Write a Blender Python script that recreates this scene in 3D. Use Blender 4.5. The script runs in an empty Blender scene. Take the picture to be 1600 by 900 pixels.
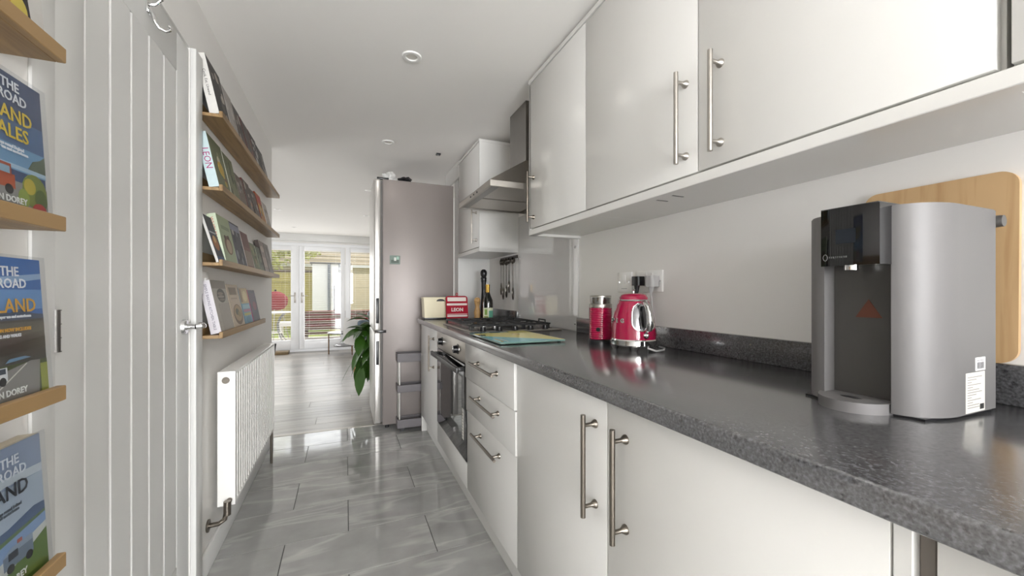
import bpy, bmesh, math, random
from mathutils import Vector, Matrix
random.seed(7)
R = math.radians
scene = bpy.context.scene
col = scene.collection

# ------------------------------------------------------------------ camera
F_PX, YAW, H_CAM = 624.0, math.atan(260.0 / 624.0), 1.09
cam_d = bpy.data.cameras.new('camera')
cam_d.sensor_width = 36.0
cam_d.lens = 36.0 * F_PX / 1600.0
cam_d.shift_y = 7.0 / 1600.0
cam_d.clip_start = 0.02
cam = bpy.data.objects.new('camera', cam_d)
cam.location = (0, 0, H_CAM)
cam.rotation_euler = (R(90), 0, -YAW)
col.objects.link(cam)
scene.camera = cam

# ------------------------------------------------------------------ world, lights, exposure
scene.view_settings.view_transform = 'Standard'
scene.view_settings.look = 'None'
scene.view_settings.exposure = 1.27
scene.view_settings.gamma = 1.0
scene.cycles.max_bounces = 14
scene.cycles.diffuse_bounces = 9
scene.cycles.glossy_bounces = 6
scene.cycles.transparent_max_bounces = 16
scene.view_settings.use_curve_mapping = False
w = bpy.data.worlds.new('world'); scene.world = w
w.use_nodes = True
bg = w.node_tree.nodes['Background']
bg.inputs['Color'].default_value = (0.90, 0.95, 1.0, 1)
bg.inputs['Strength'].default_value = 0.62

def area(name, loc, rot, sx, sy, power, color=(1, 1, 1)):
    l = bpy.data.lights.new(name, 'AREA'); l.shape = 'RECTANGLE'
    l.size, l.size_y, l.energy, l.color = sx, sy, power, color
    o = bpy.data.objects.new(name, l); o.location = loc; o.rotation_euler = rot
    col.objects.link(o); return o
area('added_rear_daylight', (0.2, -3.76, 1.05), (R(90), 0, 0), 1.3, 1.9, 95, (0.98, 0.99, 1.0))  # added daylight panel at a rear window that is out of view
area('added_side_daylight', (-.48, -2.7, 1.15), (R(90), 0, R(-90)), 1.7, 1.6, 24, (0.98, 0.99, 1.0))  # extra daylight for the right wall and units, from an invented side window
area('added_living_daylight', (-4.54, 6.8, 1.12), (R(90), 0, R(-90)), 2.2, 1.7, 45, (0.97, 0.985, 1.0))  # added daylight panel for the light coming from the unseen left
area('french_door_daylight', (-0.55, 8.36, 1.05), (R(-90), 0, 0), 1.9, 1.6, 12, (0.97, 0.985, 1.0))
sun = bpy.data.lights.new('sun', 'SUN'); sun.energy = 1.2; sun.angle = R(3); sun.color = (1.0, 0.95, 0.86)
sun_o = bpy.data.objects.new('sun', sun); sun_o.rotation_euler = (R(38), 0, R(150)); sun_o.location = (0, 12, 8)
col.objects.link(sun_o)

# ------------------------------------------------------------------ materials
def lin(c):
    if isinstance(c, str):
        c = c.lstrip('#'); c = [int(c[i:i + 2], 16) / 255 for i in (0, 2, 4)]
    return tuple((x / 12.92 if x <= 0.04045 else ((x + 0.055) / 1.055) ** 2.4) for x in c)
MATS = {}
def mat(name, color, rough=0.5, metal=0.0, var=0.06, scale=18, bump=0.0, spec=None, coat=0.0, emit=0.0):
    if name in MATS: return MATS[name]
    m = bpy.data.materials.new(name); m.use_nodes = True
    nt = m.node_tree; p = nt.nodes['Principled BSDF']
    c = lin(color)
    p.inputs['Roughness'].default_value = rough
    p.inputs['Metallic'].default_value = metal
    if spec is not None: p.inputs['Specular IOR Level'].default_value = spec
    if coat: p.inputs['Coat Weight'].default_value = coat; p.inputs['Coat Roughness'].default_value = 0.05
    tc = nt.nodes.new('ShaderNodeTexCoord')
    n = nt.nodes.new('ShaderNodeTexNoise'); n.inputs['Scale'].default_value = scale; n.inputs['Detail'].default_value = 4
    nt.links.new(tc.outputs['Object'], n.inputs['Vector'])
    mx = nt.nodes.new('ShaderNodeMix'); mx.data_type = 'RGBA'
    mx.inputs[6].default_value = (*[x * (1 - var) for x in c], 1)
    mx.inputs[7].default_value = (*[min(1, x * (1 + var)) for x in c], 1)
    nt.links.new(n.outputs['Fac'], mx.inputs[0]); nt.links.new(mx.outputs[2], p.inputs['Base Color'])
    if bump:
        b = nt.nodes.new('ShaderNodeBump'); b.inputs['Strength'].default_value = bump; b.inputs['Distance'].default_value = 0.002
        nt.links.new(n.outputs['Fac'], b.inputs['Height']); nt.links.new(b.outputs['Normal'], p.inputs['Normal'])
    if emit:
        p.inputs['Emission Color'].default_value = (*c, 1); p.inputs['Emission Strength'].default_value = emit
    MATS[name] = m; return m
def C(hexcol, rough=0.45):
    return mat('print_' + hexcol.lstrip('#') + ('_%d' % int(rough * 100)), hexcol, rough, var=0.08, scale=60, spec=0.25)
def node_mat(name):
    m = bpy.data.materials.new(name); m.use_nodes = True; MATS[name] = m
    nt = m.node_tree
    return m, nt, nt.nodes['Principled BSDF'], (lambda t: nt.nodes.new('ShaderNode' + t)), nt.links.new
def ramp(nd, stops):
    cr = nd.color_ramp
    while len(cr.elements) > 1: cr.elements.remove(cr.elements[-1])
    cr.elements[0].position = stops[0][0]; cr.elements[0].color = (*lin(stops[0][1]), 1)
    for p_, c_ in stops[1:]:
        e = cr.elements.new(p_); e.color = (*lin(c_), 1)

WALL = mat('wall_paint', '#e6e4e1', 0.7, var=0.015, scale=3, bump=0.02)
CEIL = mat('ceiling_paint', '#f3f1ee', 0.8, var=0.015, scale=2)
SATIN = mat('white_satin_paint', '#d2d2d0', 0.35, var=0.01)
GLOSSW = mat('white_gloss_laminate', '#d6d5d2', 0.24, var=0.01)
CARC = mat('cream_carcass', '#ddd6c8', 0.4, var=0.02)
STEEL = mat('brushed_steel', '#b3aea7', 0.38, 1.0, var=0.06, scale=80)
NICKEL = mat('satin_nickel', '#7f786f', 0.32, 1.0, var=0.05)
CHROME = mat('chrome', '#dcdcdc', 0.06, 1.0, var=0.02)
BLACK = mat('black_plastic', '#17171a', 0.3, var=0.1)
IRON = mat('cast_iron', '#1a1a1b', 0.55, var=0.2, scale=90, bump=0.2)
DGLASS = mat('black_glass', '#0b0b0d', 0.04, var=0.05, coat=0.5)
FRIDGE = mat('fridge_grey_side', '#938b88', 0.42, 0.25, var=0.04, scale=4)
FRIDGED = mat('fridge_silver_door', '#c3c0bc', 0.3, 0.6, var=0.03)
CART = mat('grey_cart_plastic', '#716d70', 0.5, var=0.05)
RUBBER = mat('dark_rubber', '#222222', 0.7)
RADW = mat('radiator_white', '#ecebe8', 0.25, var=0.01)
PLW = mat('white_plastic', '#efeeec', 0.3, var=0.01)
PLG = mat('grey_plug_plastic', '#b9b9ba', 0.4, var=0.02)
PAGES = mat('page_paper', '#e4ddcb', 0.8, var=0.08, scale=200)
UPVC = mat('white_upvc', '#e9eaec', 0.3, var=0.01)
RED = mat('raspberry_enamel', '#9c0b3c', 0.16, var=0.03, coat=0.6)
SILVER = mat('silver_dispenser_shell', '#6e6c6c', 0.5, 0.12, var=0.03, scale=6)
CREAM = mat('cream_enamel', '#e8dfc0', 0.3, var=0.02)
REDCLOTH = mat('red_cotton', '#a3122b', 0.9, var=0.15, scale=140, bump=0.3)
WHITECLOTH = mat('white_cotton', '#e6dcd6', 0.9, var=0.06, scale=140, bump=0.3)
LEAF = mat('glossy_leaf', '#33571a', 0.35, var=0.35, scale=9)
TREELEAF = mat('tree_leaf', '#b9bb62', 0.6, var=0.5, scale=5)
BRICK = mat('render_wall', '#d8cdb6', 0.8, var=0.12, scale=6)
FENCE = mat('olive_fence_timber', '#b0a35c', 0.8, var=0.2, scale=8)
PALEF = mat('pale_fence_timber', '#d6c9a8', 0.8, var=0.12, scale=8)
BENCHW = mat('bench_timber', '#513c2a', 0.7, var=0.2, scale=14)
REDC = mat('red_outdoor_cushion', '#860c18', 0.8, var=0.1)
ROOFT = mat('weathered_roof_tile', '#b3a488', 0.85, var=0.2, scale=9)
GRASS = mat('lawn_grass', '#8e9a4c', 0.9, var=0.35, scale=14)
PATIO = mat('pale_paving', '#c6c0b4', 0.8, var=0.12, scale=4)
GROUT = mat('dark_grout', '#4a4a4a', 0.8)

def wood(name, base, dark, axis='Y', sc=1.0, rough=0.45):
    m, nt, p, N, L = node_mat(name)
    tc = N('TexCoord'); mp = N('Mapping')
    s = {'X': (2, 26, 26), 'Y': (26, 2, 26), 'Z': (26, 26, 2)}[axis]
    mp.inputs['Scale'].default_value = [v * sc for v in s]
    L(tc.outputs['Object'], mp.inputs['Vector'])
    n = N('TexNoise'); n.inputs['Scale'].default_value = 1.6; n.inputs['Detail'].default_value = 6; n.inputs['Distortion'].default_value = 0.6
    L(mp.outputs[0], n.inputs['Vector'])
    r = N('ValToRGB'); ramp(r, [(0.3, dark), (0.55, base), (0.75, base)])
    L(n.outputs['Fac'], r.inputs[0]); L(r.outputs[0], p.inputs['Base Color'])
    p.inputs['Roughness'].default_value = rough
    b = N('Bump'); b.inputs['Strength'].default_value = 0.08; L(n.outputs['Fac'], b.inputs['Height']); L(b.outputs[0], p.inputs['Normal'])
    return m
OAK = wood('oak_ledge', '#957850', '#6e5434', 'Y')
BAMBOO = wood('bamboo_board', '#c6a57a', '#b08b5f', 'Z', 1.0)
MILLW = wood('beech_mill', '#c29b66', '#9d7644', 'Z', 2.0)
DKWOOD = wood('walnut_wood', '#6d5237', '#4a3623', 'X')

def worktop_mat():
    m, nt, p, N, L = node_mat('speckled_grey_worktop')
    g = N('NewGeometry')
    v = N('TexVoronoi'); v.inputs['Scale'].default_value = 170
    n = N('TexNoise'); n.inputs['Scale'].default_value = 230; n.inputs['Detail'].default_value = 4
    n2 = N('TexNoise'); n2.inputs['Scale'].default_value = 130; n2.inputs['Detail'].default_value = 3
    for x in (v, n, n2): L(g.outputs['Position'], x.inputs['Vector'])
    r = N('ValToRGB'); ramp(r, [(0.32, '#404042'), (0.5, '#525254'), (0.7, '#67676a')])
    L(n.outputs['Fac'], r.inputs[0])
    r2 = N('ValToRGB'); ramp(r2, [(0.34, '#6a6a6c'), (0.42, '#ffffff')])
    L(n2.outputs['Fac'], r2.inputs[0])
    mx = N('Mix'); mx.data_type = 'RGBA'; mx.blend_type = 'MULTIPLY'; mx.inputs[0].default_value = 0.55
    L(r.outputs[0], mx.inputs[6]); L(r2.outputs[0], mx.inputs[7])
    r3 = N('ValToRGB'); ramp(r3, [(0.0, '#e8e8e8'), (0.035, '#000000')])
    v2 = N('TexVoronoi'); v2.inputs['Scale'].default_value = 28; L(g.outputs['Position'], v2.inputs['Vector'])
    L(v2.outputs['Distance'], r3.inputs[0])
    ad = N('Mix'); ad.data_type = 'RGBA'; ad.blend_type = 'ADD'; ad.inputs[0].default_value = 0.5
    L(mx.outputs[2], ad.inputs[6]); L(r3.outputs[0], ad.inputs[7]); L(ad.outputs[2], p.inputs['Base Color'])
    p.inputs['Roughness'].default_value = 0.2
    p.inputs['Specular IOR Level'].default_value = 1.0
    p.inputs['Coat Weight'].default_value = 0.7; p.inputs['Coat Roughness'].default_value = 0.15
    b = N('Bump'); b.inputs['Strength'].default_value = 0.05; b.inputs['Distance'].default_value = 0.001
    L(n.outputs['Fac'], b.inputs['Height']); L(b.outputs[0], p.inputs['Normal'])
    return m
WORKTOP = worktop_mat()

def tile_mat():
    m, nt, p, N, L = node_mat('polished_grey_tile')
    g = N('NewGeometry'); oi = N('ObjectInfo')
    mul = N('VectorMath'); mul.operation = 'SCALE'; mul.inputs[3].default_value = 37.0
    cx = N('CombineXYZ'); L(oi.outputs['Random'], cx.inputs[0]); L(oi.outputs['Random'], cx.inputs[1]); L(cx.outputs[0], mul.inputs[0])
    ad = N('VectorMath'); L(g.outputs['Position'], ad.inputs[0]); L(mul.outputs[0], ad.inputs[1])
    mp = N('Mapping'); mp.inputs['Rotation'].default_value = (0, 0, R(38)); mp.inputs['Scale'].default_value = (0.8, 4.2, 1)
    L(ad.outputs[0], mp.inputs['Vector'])
    n = N('TexNoise'); n.inputs['Scale'].default_value = 1.5; n.inputs['Detail'].default_value = 3; n.inputs['Distortion'].default_value = 0.35
    L(mp.outputs[0], n.inputs['Vector'])
    r = N('ValToRGB'); ramp(r, [(0.0, '#a9a9a7'), (0.46, '#acacaa'), (0.51, '#c0c0bd'), (0.54, '#aeaeac'), (1, '#a4a4a2')])
    L(n.outputs['Fac'], r.inputs[0])
    n2 = N('TexNoise'); n2.inputs['Scale'].default_value = 5; n2.inputs['Detail'].default_value = 5; L(ad.outputs[0], n2.inputs['Vector'])
    r2 = N('ValToRGB'); ramp(r2, [(0.3, '#d0d0d0'), (0.7, '#ffffff')]); L(n2.outputs['Fac'], r2.inputs[0])
    mx = N('Mix'); mx.data_type = 'RGBA'; mx.blend_type = 'MULTIPLY'; mx.inputs[0].default_value = 0.8
    L(r.outputs[0], mx.inputs[6]); L(r2.outputs[0], mx.inputs[7]); L(mx.outputs[2], p.inputs['Base Color'])
    p.inputs['Roughness'].default_value = 0.07
    p.inputs['Specular IOR Level'].default_value = 0.6
    n3 = N('TexNoise'); n3.inputs['Scale'].default_value = 9; L(g.outputs['Position'], n3.inputs['Vector'])
    b = N('Bump'); b.inputs['Strength'].default_value = 0.05; b.inputs['Distance'].default_value = 0.004
    L(n3.outputs['Fac'], b.inputs['Height']); L(b.outputs[0], p.inputs['Normal'])
    return m
TILE = tile_mat()

def plank_mat():
    m, nt, p, N, L = node_mat('grey_laminate_plank')
    g = N('NewGeometry'); oi = N('ObjectInfo')
    mul = N('VectorMath'); mul.operation = 'SCALE'; mul.inputs[3].default_value = 53.0
    cx = N('CombineXYZ'); L(oi.outputs['Random'], cx.inputs[0]); L(oi.outputs['Random'], cx.inputs[1]); L(cx.outputs[0], mul.inputs[0])
    ad = N('VectorMath'); L(g.outputs['Position'], ad.inputs[0]); L(mul.outputs[0], ad.inputs[1])
    mp = N('Mapping'); mp.inputs['Scale'].default_value = (1.3, 14, 1); L(ad.outputs[0], mp.inputs['Vector'])
    n = N('TexNoise'); n.inputs['Scale'].default_value = 1.5; n.inputs['Detail'].default_value = 6; n.inputs['Distortion'].default_value = 0.5
    L(mp.outputs[0], n.inputs['Vector'])
    r = N('ValToRGB'); ramp(r, [(0.3, '#77716c'), (0.5, '#9a958f'), (0.7, '#b1ada7')]); L(n.outputs['Fac'], r.inputs[0])
    r2 = N('ValToRGB'); ramp(r2, [(0, '#c4c4c4'), (1, '#ffffff')]); L(oi.outputs['Random'], r2.inputs[0])
    mx = N('Mix'); mx.data_type = 'RGBA'; mx.blend_type = 'MULTIPLY'; mx.inputs[0].default_value = 0.9
    L(r.outputs[0], mx.inputs[6]); L(r2.outputs[0], mx.inputs[7]); L(mx.outputs[2], p.inputs['Base Color'])
    p.inputs['Roughness'].default_value = 0.3
    return m
PLANK = plank_mat()

def glass_mat(name, tint=(1, 1, 1), refl=0.06, rough=0.0):
    m, nt, p, N, L = node_mat(name)
    nt.nodes.remove(p)
    out = nt.nodes['Material Output']
    t = N('BsdfTransparent'); t.inputs[0].default_value = (*tint, 1)
    gl = N('BsdfGlossy'); gl.inputs['Roughness'].default_value = rough
    f = N('LayerWeight'); f.inputs['Blend'].default_value = 0.5
    pw = N('Math'); pw.operation = 'POWER'; pw.inputs[1].default_value = 4.0; L(f.outputs['Facing'], pw.inputs[0])
    ml = N('Math'); ml.operation = 'MULTIPLY'; ml.inputs[1].default_value = 0.7; L(pw.outputs[0], ml.inputs[0])
    mth = N('Math'); mth.operation = 'ADD'; mth.inputs[1].default_value = refl; L(ml.outputs[0], mth.inputs[0])
    mx = N('MixShader'); L(mth.outputs[0], mx.inputs[0]); L(t.outputs[0], mx.inputs[1]); L(gl.outputs[0], mx.inputs[2])
    L(mx.outputs[0], out.inputs[0]); return m
PANE = glass_mat('window_glass')
SLEEVE = glass_mat('clear_plastic_sleeve', (0.95, 0.96, 0.97), 0.04, 0.15)
SPLASH = mat('back_painted_glass', '#c9c8c6', 0.05, var=0.01, coat=1.0)
BOTTLE = mat('dark_bottle_glass', '#0c0f0a', 0.06, coat=0.6)
CGLASS = glass_mat('clear_jar_glass', (0.85, 0.86, 0.85), 0.14, 0.02)

# ------------------------------------------------------------------ builder
ORI = {}
class B:
    def __init__(s): s.bm = bmesh.new(); s.mi = 0
    def m(s, i): s.mi = i; return s
    def _tag(s, faces):
        for f in faces: f.material_index = s.mi
    def _faces(s, verts): return {f for v in verts for f in v.link_faces}
    def box(s, x0, x1, y0, y1, z0, z1, bev=0.0, seg=2):
        mtx = Matrix.Translation(((x0 + x1) / 2, (y0 + y1) / 2, (z0 + z1) / 2)) @ Matrix.Diagonal((abs(x1 - x0), abs(y1 - y0), abs(z1 - z0), 1))
        n0 = len(s.bm.faces)
        vs = bmesh.ops.create_cube(s.bm, size=1, matrix=mtx)['verts']
        if bev:
            es = list({e for v in vs for e in v.link_edges})
            bmesh.ops.bevel(s.bm, geom=es, offset=bev, segments=seg, profile=0.5, affect='EDGES')
        s.bm.faces.ensure_lookup_table()
        s._tag(list(s.bm.faces)[n0:]) if not bev else s._tag([f for f in s.bm.faces if f.index == -1 or f.index >= n0])
        s.bm.faces.index_update(); return s
    def cyl(s, p0, p1, r0, r1=None, n=20, caps=True):
        r1 = r0 if r1 is None else r1
        p0, p1 = Vector(p0), Vector(p1); d = p1 - p0
        q = Vector((0, 0, 1)).rotation_difference(d.normalized()).to_matrix().to_4x4()
        mtx = Matrix.Translation((p0 + p1) / 2) @ q
        vs = bmesh.ops.create_cone(s.bm, cap_ends=caps, cap_tris=False, segments=n, radius1=r0, radius2=r1, depth=d.length, matrix=mtx)['verts']
        s._tag(s._faces(vs)); s.bm.faces.index_update(); return s
    def ball(s, c, r, sc=(1, 1, 1), n=16):
        mtx = Matrix.Translation(c) @ Matrix.Diagonal((r * sc[0], r * sc[1], r * sc[2], 1))
        vs = bmesh.ops.create_uvsphere(s.bm, u_segments=n, v_segments=max(6, n // 2), radius=1, matrix=mtx)['verts']
        s._tag(s._faces(vs)); s.bm.faces.index_update(); return s
    def lathe(s, prof, c=(0, 0, 0), n=32, axis=None):
        c = Vector(c); q = Matrix.Identity(3) if axis is None else Vector((0, 0, 1)).rotation_difference(Vector(axis)).to_matrix()
        rings = []
        for r, z in prof:
            if r < 1e-6: rings.append([s.bm.verts.new(c + q @ Vector((0, 0, z)))])
            else: rings.append([s.bm.verts.new(c + q @ Vector((r * math.cos(2 * math.pi * k / n), r * math.sin(2 * math.pi * k / n), z))) for k in range(n)])
        for a, b in zip(rings, rings[1:]):
            for k in range(n):
                k2 = (k + 1) % n
                vs = [a[k % len(a)], a[k2 % len(a)], b[k2 % len(b)], b[k % len(b)]]
                u = []
                for v in vs:
                    if v not in u: u.append(v)
                if len(u) > 2:
                    try: s.bm.faces.new(u).material_index = s.mi
                    except ValueError: pass
        return s
    def tube(s, pts, r, n=10, closed=False):
        pts = [Vector(p) for p in pts]; N = len(pts); rings = []
        up = None
        for i, p in enumerate(pts):
            a = pts[(i - 1) % N] if (i or closed) else p; b = pts[(i + 1) % N] if (i < N - 1 or closed) else p
            t = (b - a).normalized()
            if up is None: up = t.orthogonal().normalized()
            up = (up - t * up.dot(t)).normalized(); sd = t.cross(up)
            rr = r[i] if isinstance(r, (list, tuple)) else r
            rings.append([s.bm.verts.new(p + (up * math.cos(2 * math.pi * k / n) + sd * math.sin(2 * math.pi * k / n)) * rr) for k in range(n)])
        prs = list(zip(rings, rings[1:])) + ([(rings[-1], rings[0])] if closed else [])
        for a, b in prs:
            for k in range(n): s.bm.faces.new((a[k], a[(k + 1) % n], b[(k + 1) % n], b[k])).material_index = s.mi
        if not closed:
            s.bm.faces.new(rings[0][::-1]).material_index = s.mi; s.bm.faces.new(rings[-1]).material_index = s.mi
        return s
    def prism(s, poly, f0, f1):
        """poly: 2D points; f0/f1 map (a,b)->3D for the two ends"""
        a = [s.bm.verts.new(f0(*p)) for p in poly]; b = [s.bm.verts.new(f1(*p)) for p in poly]; n = len(poly)
        for k in range(n): s.bm.faces.new((a[k], a[(k + 1) % n], b[(k + 1) % n], b[k])).material_index = s.mi
        s.bm.faces.new(a[::-1]).material_index = s.mi; s.bm.faces.new(b).material_index = s.mi
        return s
    def zprism(s, poly, z0, z1): return s.prism(poly, lambda a, b: (a, b, z0), lambda a, b: (a, b, z1))
    def face(s, pts):
        s.bm.faces.new([s.bm.verts.new(p) for p in pts]).material_index = s.mi; return s
    def build(s, name, mats, parent=None, origin=None, smooth=True, ang=35, recalc=True):
        if recalc: bmesh.ops.recalc_face_normals(s.bm, faces=s.bm.faces[:])
        if origin is None:
            if parent is not None: origin = ORI[parent.name]
            else:
                xs = [v.co for v in s.bm.verts]
                origin = Vector(((min(v.x for v in xs) + max(v.x for v in xs)) / 2, (min(v.y for v in xs) + max(v.y for v in xs)) / 2, min(v.z for v in xs)))
        origin = Vector(origin)
        bmesh.ops.translate(s.bm, verts=s.bm.verts[:], vec=-origin)
        me = bpy.data.meshes.new(name); s.bm.to_mesh(me); s.bm.free()
        for m_ in (mats if isinstance(mats, (list, tuple)) else [mats]): me.materials.append(m_)
        if smooth:
            me.polygons.foreach_set('use_smooth', [True] * len(me.polygons)); me.set_sharp_from_angle(angle=R(ang))
        o = bpy.data.objects.new(name, me); col.objects.link(o)
        ORI[o.name] = origin
        if parent is not None:
            o.parent = parent; o.location = origin - ORI[parent.name]
        else: o.location = origin
        return o
def tag(o, label=None, cat=None, group=None, kind=None):
    if label: o['label'] = label
    if cat: o['category'] = cat
    if group: o['group'] = group
    if kind: o['kind'] = kind
    return o
def thing(name, loc, label, cat, group=None, rot=(0, 0, 0)):
    o = bpy.data.objects.new(name, None); o.empty_display_size = 0.05; col.objects.link(o)
    o.location = loc; o.rotation_euler = rot; ORI[o.name] = Vector(loc)
    return tag(o, label, cat, group)
def struct(o): o['kind'] = 'structure'; return o
def local(o): ORI[o.name] = Vector((0, 0, 0)); return o     # children of o are then modelled in o's own space
FACE = {'+X': Matrix(((0, 0, 1), (1, 0, 0), (0, 1, 0))), '-Y': Matrix(((1, 0, 0), (0, 0, -1), (0, 1, 0))), '-X': Matrix(((0, 0, -1), (-1, 0, 0), (0, 1, 0))),
        'spine': Matrix(((0, 1, 0), (0, 0, -1), (-1, 0, 0)))}
def text(name, body, size, mt, parent, pos, face, align='CENTER', depth=0.0004, bold=0.0, sx=1.0, mtx=None):
    c = bpy.data.curves.new('t', 'FONT'); c.body = body; c.size = size; c.align_x = align; c.align_y = 'CENTER'
    c.extrude = depth; c.offset = bold; c.resolution_u = 2; c.space_line = 0.9
    t = bpy.data.objects.new('t', c); col.objects.link(t)
    bpy.context.view_layer.update()
    me = bpy.data.meshes.new_from_object(t.evaluated_get(bpy.context.evaluated_depsgraph_get()))
    bpy.data.objects.remove(t); bpy.data.curves.remove(c)
    m4 = (mtx or FACE[face]).to_4x4() @ Matrix.Diagonal((sx, 1, 1, 1))
    me.transform(Matrix.Translation(Vector(pos) - ORI[parent.name]) @ m4)
    me.materials.clear(); me.materials.append(mt); me.name = name
    o = bpy.data.objects.new(name, me); col.objects.link(o); o.parent = parent; ORI[o.name] = ORI[parent.name]
    return o
def rrect(x0, x1, y0, y1, r, n=6):
    pts = []
    for cx, cy, a in ((x1 - r, y1 - r, 0), (x0 + r, y1 - r, 90), (x0 + r, y0 + r, 180), (x1 - r, y0 + r, 270)):
        for k in range(n + 1):
            t = R(a + 90 * k / n); pts.append((cx + r * math.cos(t), cy + r * math.sin(t)))
    return pts

# ------------------------------------------------------------------ main dimensions
XL, XR = -0.503, 1.13              # kitchen walls
ZC = 2.16                          # ceiling
YB = 8.26                          # wall with the french doors
YW = 3.40                          # end of the kitchen's left wall
YF = -3.8                          # wall behind the camera
XLL = -4.6                         # living room left wall
XW, XD, XP = 0.522, 0.5525, 0.5925 # worktop edge, door face, plinth
ZT, ZTB = 0.885, 0.85              # worktop top and underside
XU, ZU0, ZU1 = 0.84, 1.371, 2.135  # wall cabinets

# ------------------------------------------------------------------ room shell
fl = struct(B().box(XL - .1, XR + .1, YF - .1, 3.474, -0.06, -0.0045).build('floor', GROUT))
fl2 = struct(B().box(XLL - .1, XR + .1, 3.474, YB + .12, -0.06, -0.0045).build('floor', PLANK))
rows = [3.473 - 0.3 * k for k in range(1, 17)]
for i, y0 in enumerate(rows):
    off = 0.012 if i % 2 == 0 else -0.242
    xe = XR if y0 > 2.9 else 0.66
    x = off - 0.6 * 2
    while x < xe:
        a, b = max(x + .0015, XL), min(x + .5985, xe)
        if b - a > 0.02:
            B().box(a, b, y0 + .0015, y0 + .2985, -0.0045, 0.0, 0.0008, 1).build('floor_tile', TILE, fl)
        x += 0.6
k = 0
y = 3.48
while y < YB - 0.01:
    x = -3.0 + (k * 0.37) % 1.2 - 1.2
    while x < XR:
        a, b = max(x + .0008, -3.0), min(x + 1.1992, XR)
        if b - a > 0.03:
            B().box(a, b, y + .0008, min(y + .1892, YB), -0.0045, 0.0, 0.001, 1).build('floor_plank', PLANK, fl2)
        x += 1.2
    y += 0.19; k += 1
struct(B().box(XLL - .1, XR + .1, YF - .1, YB + .12, ZC, ZC + .1).build('ceiling', CEIL))
b = B()
b.box(XL - .1, XL, YF, -3.6, 0, ZC).box(XL - .1, XL, -3.6, -1.8, 0, .3).box(XL - .1, XL, -3.6, -1.8, 2.0, ZC).box(XL - .1, XL, -1.8, 1.012, 0, ZC).box(XL - .1, XL, 1.724, YW, 0, ZC).box(XL - .1, XL, 1.012, 1.724, 1.945, ZC)
struct(b.build('wall_left', WALL))
struct(B().box(XR, XR + .1, YF, YB + .1, 0, ZC).build('wall_right', WALL))
struct(B().box(XLL, XL - .1, YW - .1, YW, 0, ZC).build('wall_partition', WALL))
struct(B().box(XLL - .1, XLL, YW - .1, 5.6, 0, ZC).box(XLL - .1, XLL, 8.0, YB + .1, 0, ZC).box(XLL - .1, XLL, 5.6, 8.0, 0, .2).box(XLL - .1, XLL, 5.6, 8.0, 2.03, ZC).build('wall_living', WALL))
b = B()   # back wall with the opening for the french doors
b.box(XLL, -1.66, YB, YB + .1, 0, ZC)
b.box(-1.66, .53, YB, YB + .1, 2.0, ZC).box(.53, XR, YB, YB + .1, 0, ZC)
struct(b.build('wall_back', WALL))
b = B()
b.box(XL - .1, -.48, YF - .1, YF, 0, ZC).box(.88, XR, YF - .1, YF, 0, ZC).box(-.48, .88, YF - .1, YF, 2.04, ZC)
struct(b.build('wall_front', WALL))
def casement(name, x0, x1, z0, z1, y, nx):
    b = B(); t = .06
    b.box(x0, x1, y, y + .06, z0, z0 + t).box(x0, x1, y, y + .06, z1 - t, z1).box(x0, x0 + t, y, y + .06, z0 + t, z1 - t).box(x1 - t, x1, y, y + .06, z0 + t, z1 - t)
    for i in range(1, nx):
        xm = x0 + (x1 - x0) * i / nx; b.box(xm - .035, xm + .035, y, y + .06, z0 + t, z1 - t)
    o = struct(b.build(name, UPVC))
    B().box(x0 + t, x1 - t, y + .028, y + .034, z0 + t, z1 - t).build('pane', PANE, o)
casement('added_window_1', -.48, .88, .0, 2.04, YF - .08, 2)  # unseen rear glazing, added as a daylight source
o = struct(B().box(XL - .08, XL - .02, -3.6, -1.8, .3, .36).box(XL - .08, XL - .02, -3.6, -1.8, 1.94, 2.0).box(XL - .08, XL - .02, -3.6, -3.54, .36, 1.94).box(XL - .08, XL - .02, -1.86, -1.8, .36, 1.94).box(XL - .08, XL - .02, -2.73, -2.67, .36, 1.94).build('added_window_4', UPVC))  # invented window behind the camera, put in to bring side daylight
B().box(XL - .053, XL - .047, -3.54, -1.86, .36, 1.94).build('pane', PANE, o)
o = struct(B().box(XLL - .08, XLL - .02, 5.6, 8.0, .2, .27).box(XLL - .08, XLL - .02, 5.6, 8.0, 1.96, 2.03).box(XLL - .08, XLL - .02, 5.6, 5.67, .27, 1.96).box(XLL - .08, XLL - .02, 7.93, 8.0, .27, 1.96).box(XLL - .08, XLL - .02, 6.76, 6.84, .27, 1.96).build('added_window_2', UPVC))  # added window in the unseen left wall, giving the living room daylight
B().box(XLL - .053, XLL - .047, 5.67, 7.93, .27, 1.96).build('pane', PANE, o)
struct(B().box(XL, XL + .012, 1.793, YW, 0, .095, .003).build('baseboard_left', SATIN))
struct(B().box(XLL, -1.66, YB - .015, YB, 0, .095, .003).build('baseboard_back', SATIN))
struct(B().box(-2.2, .9, YB - .10, YB, 2.03, ZC, .004).build('trim_1', SATIN))        # boxed lintel above the french doors
struct(B().box(XL, .3, 3.462, 3.486, -.004, .003, .002, 1).build('trim_2', STEEL))  # floor threshold

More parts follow.
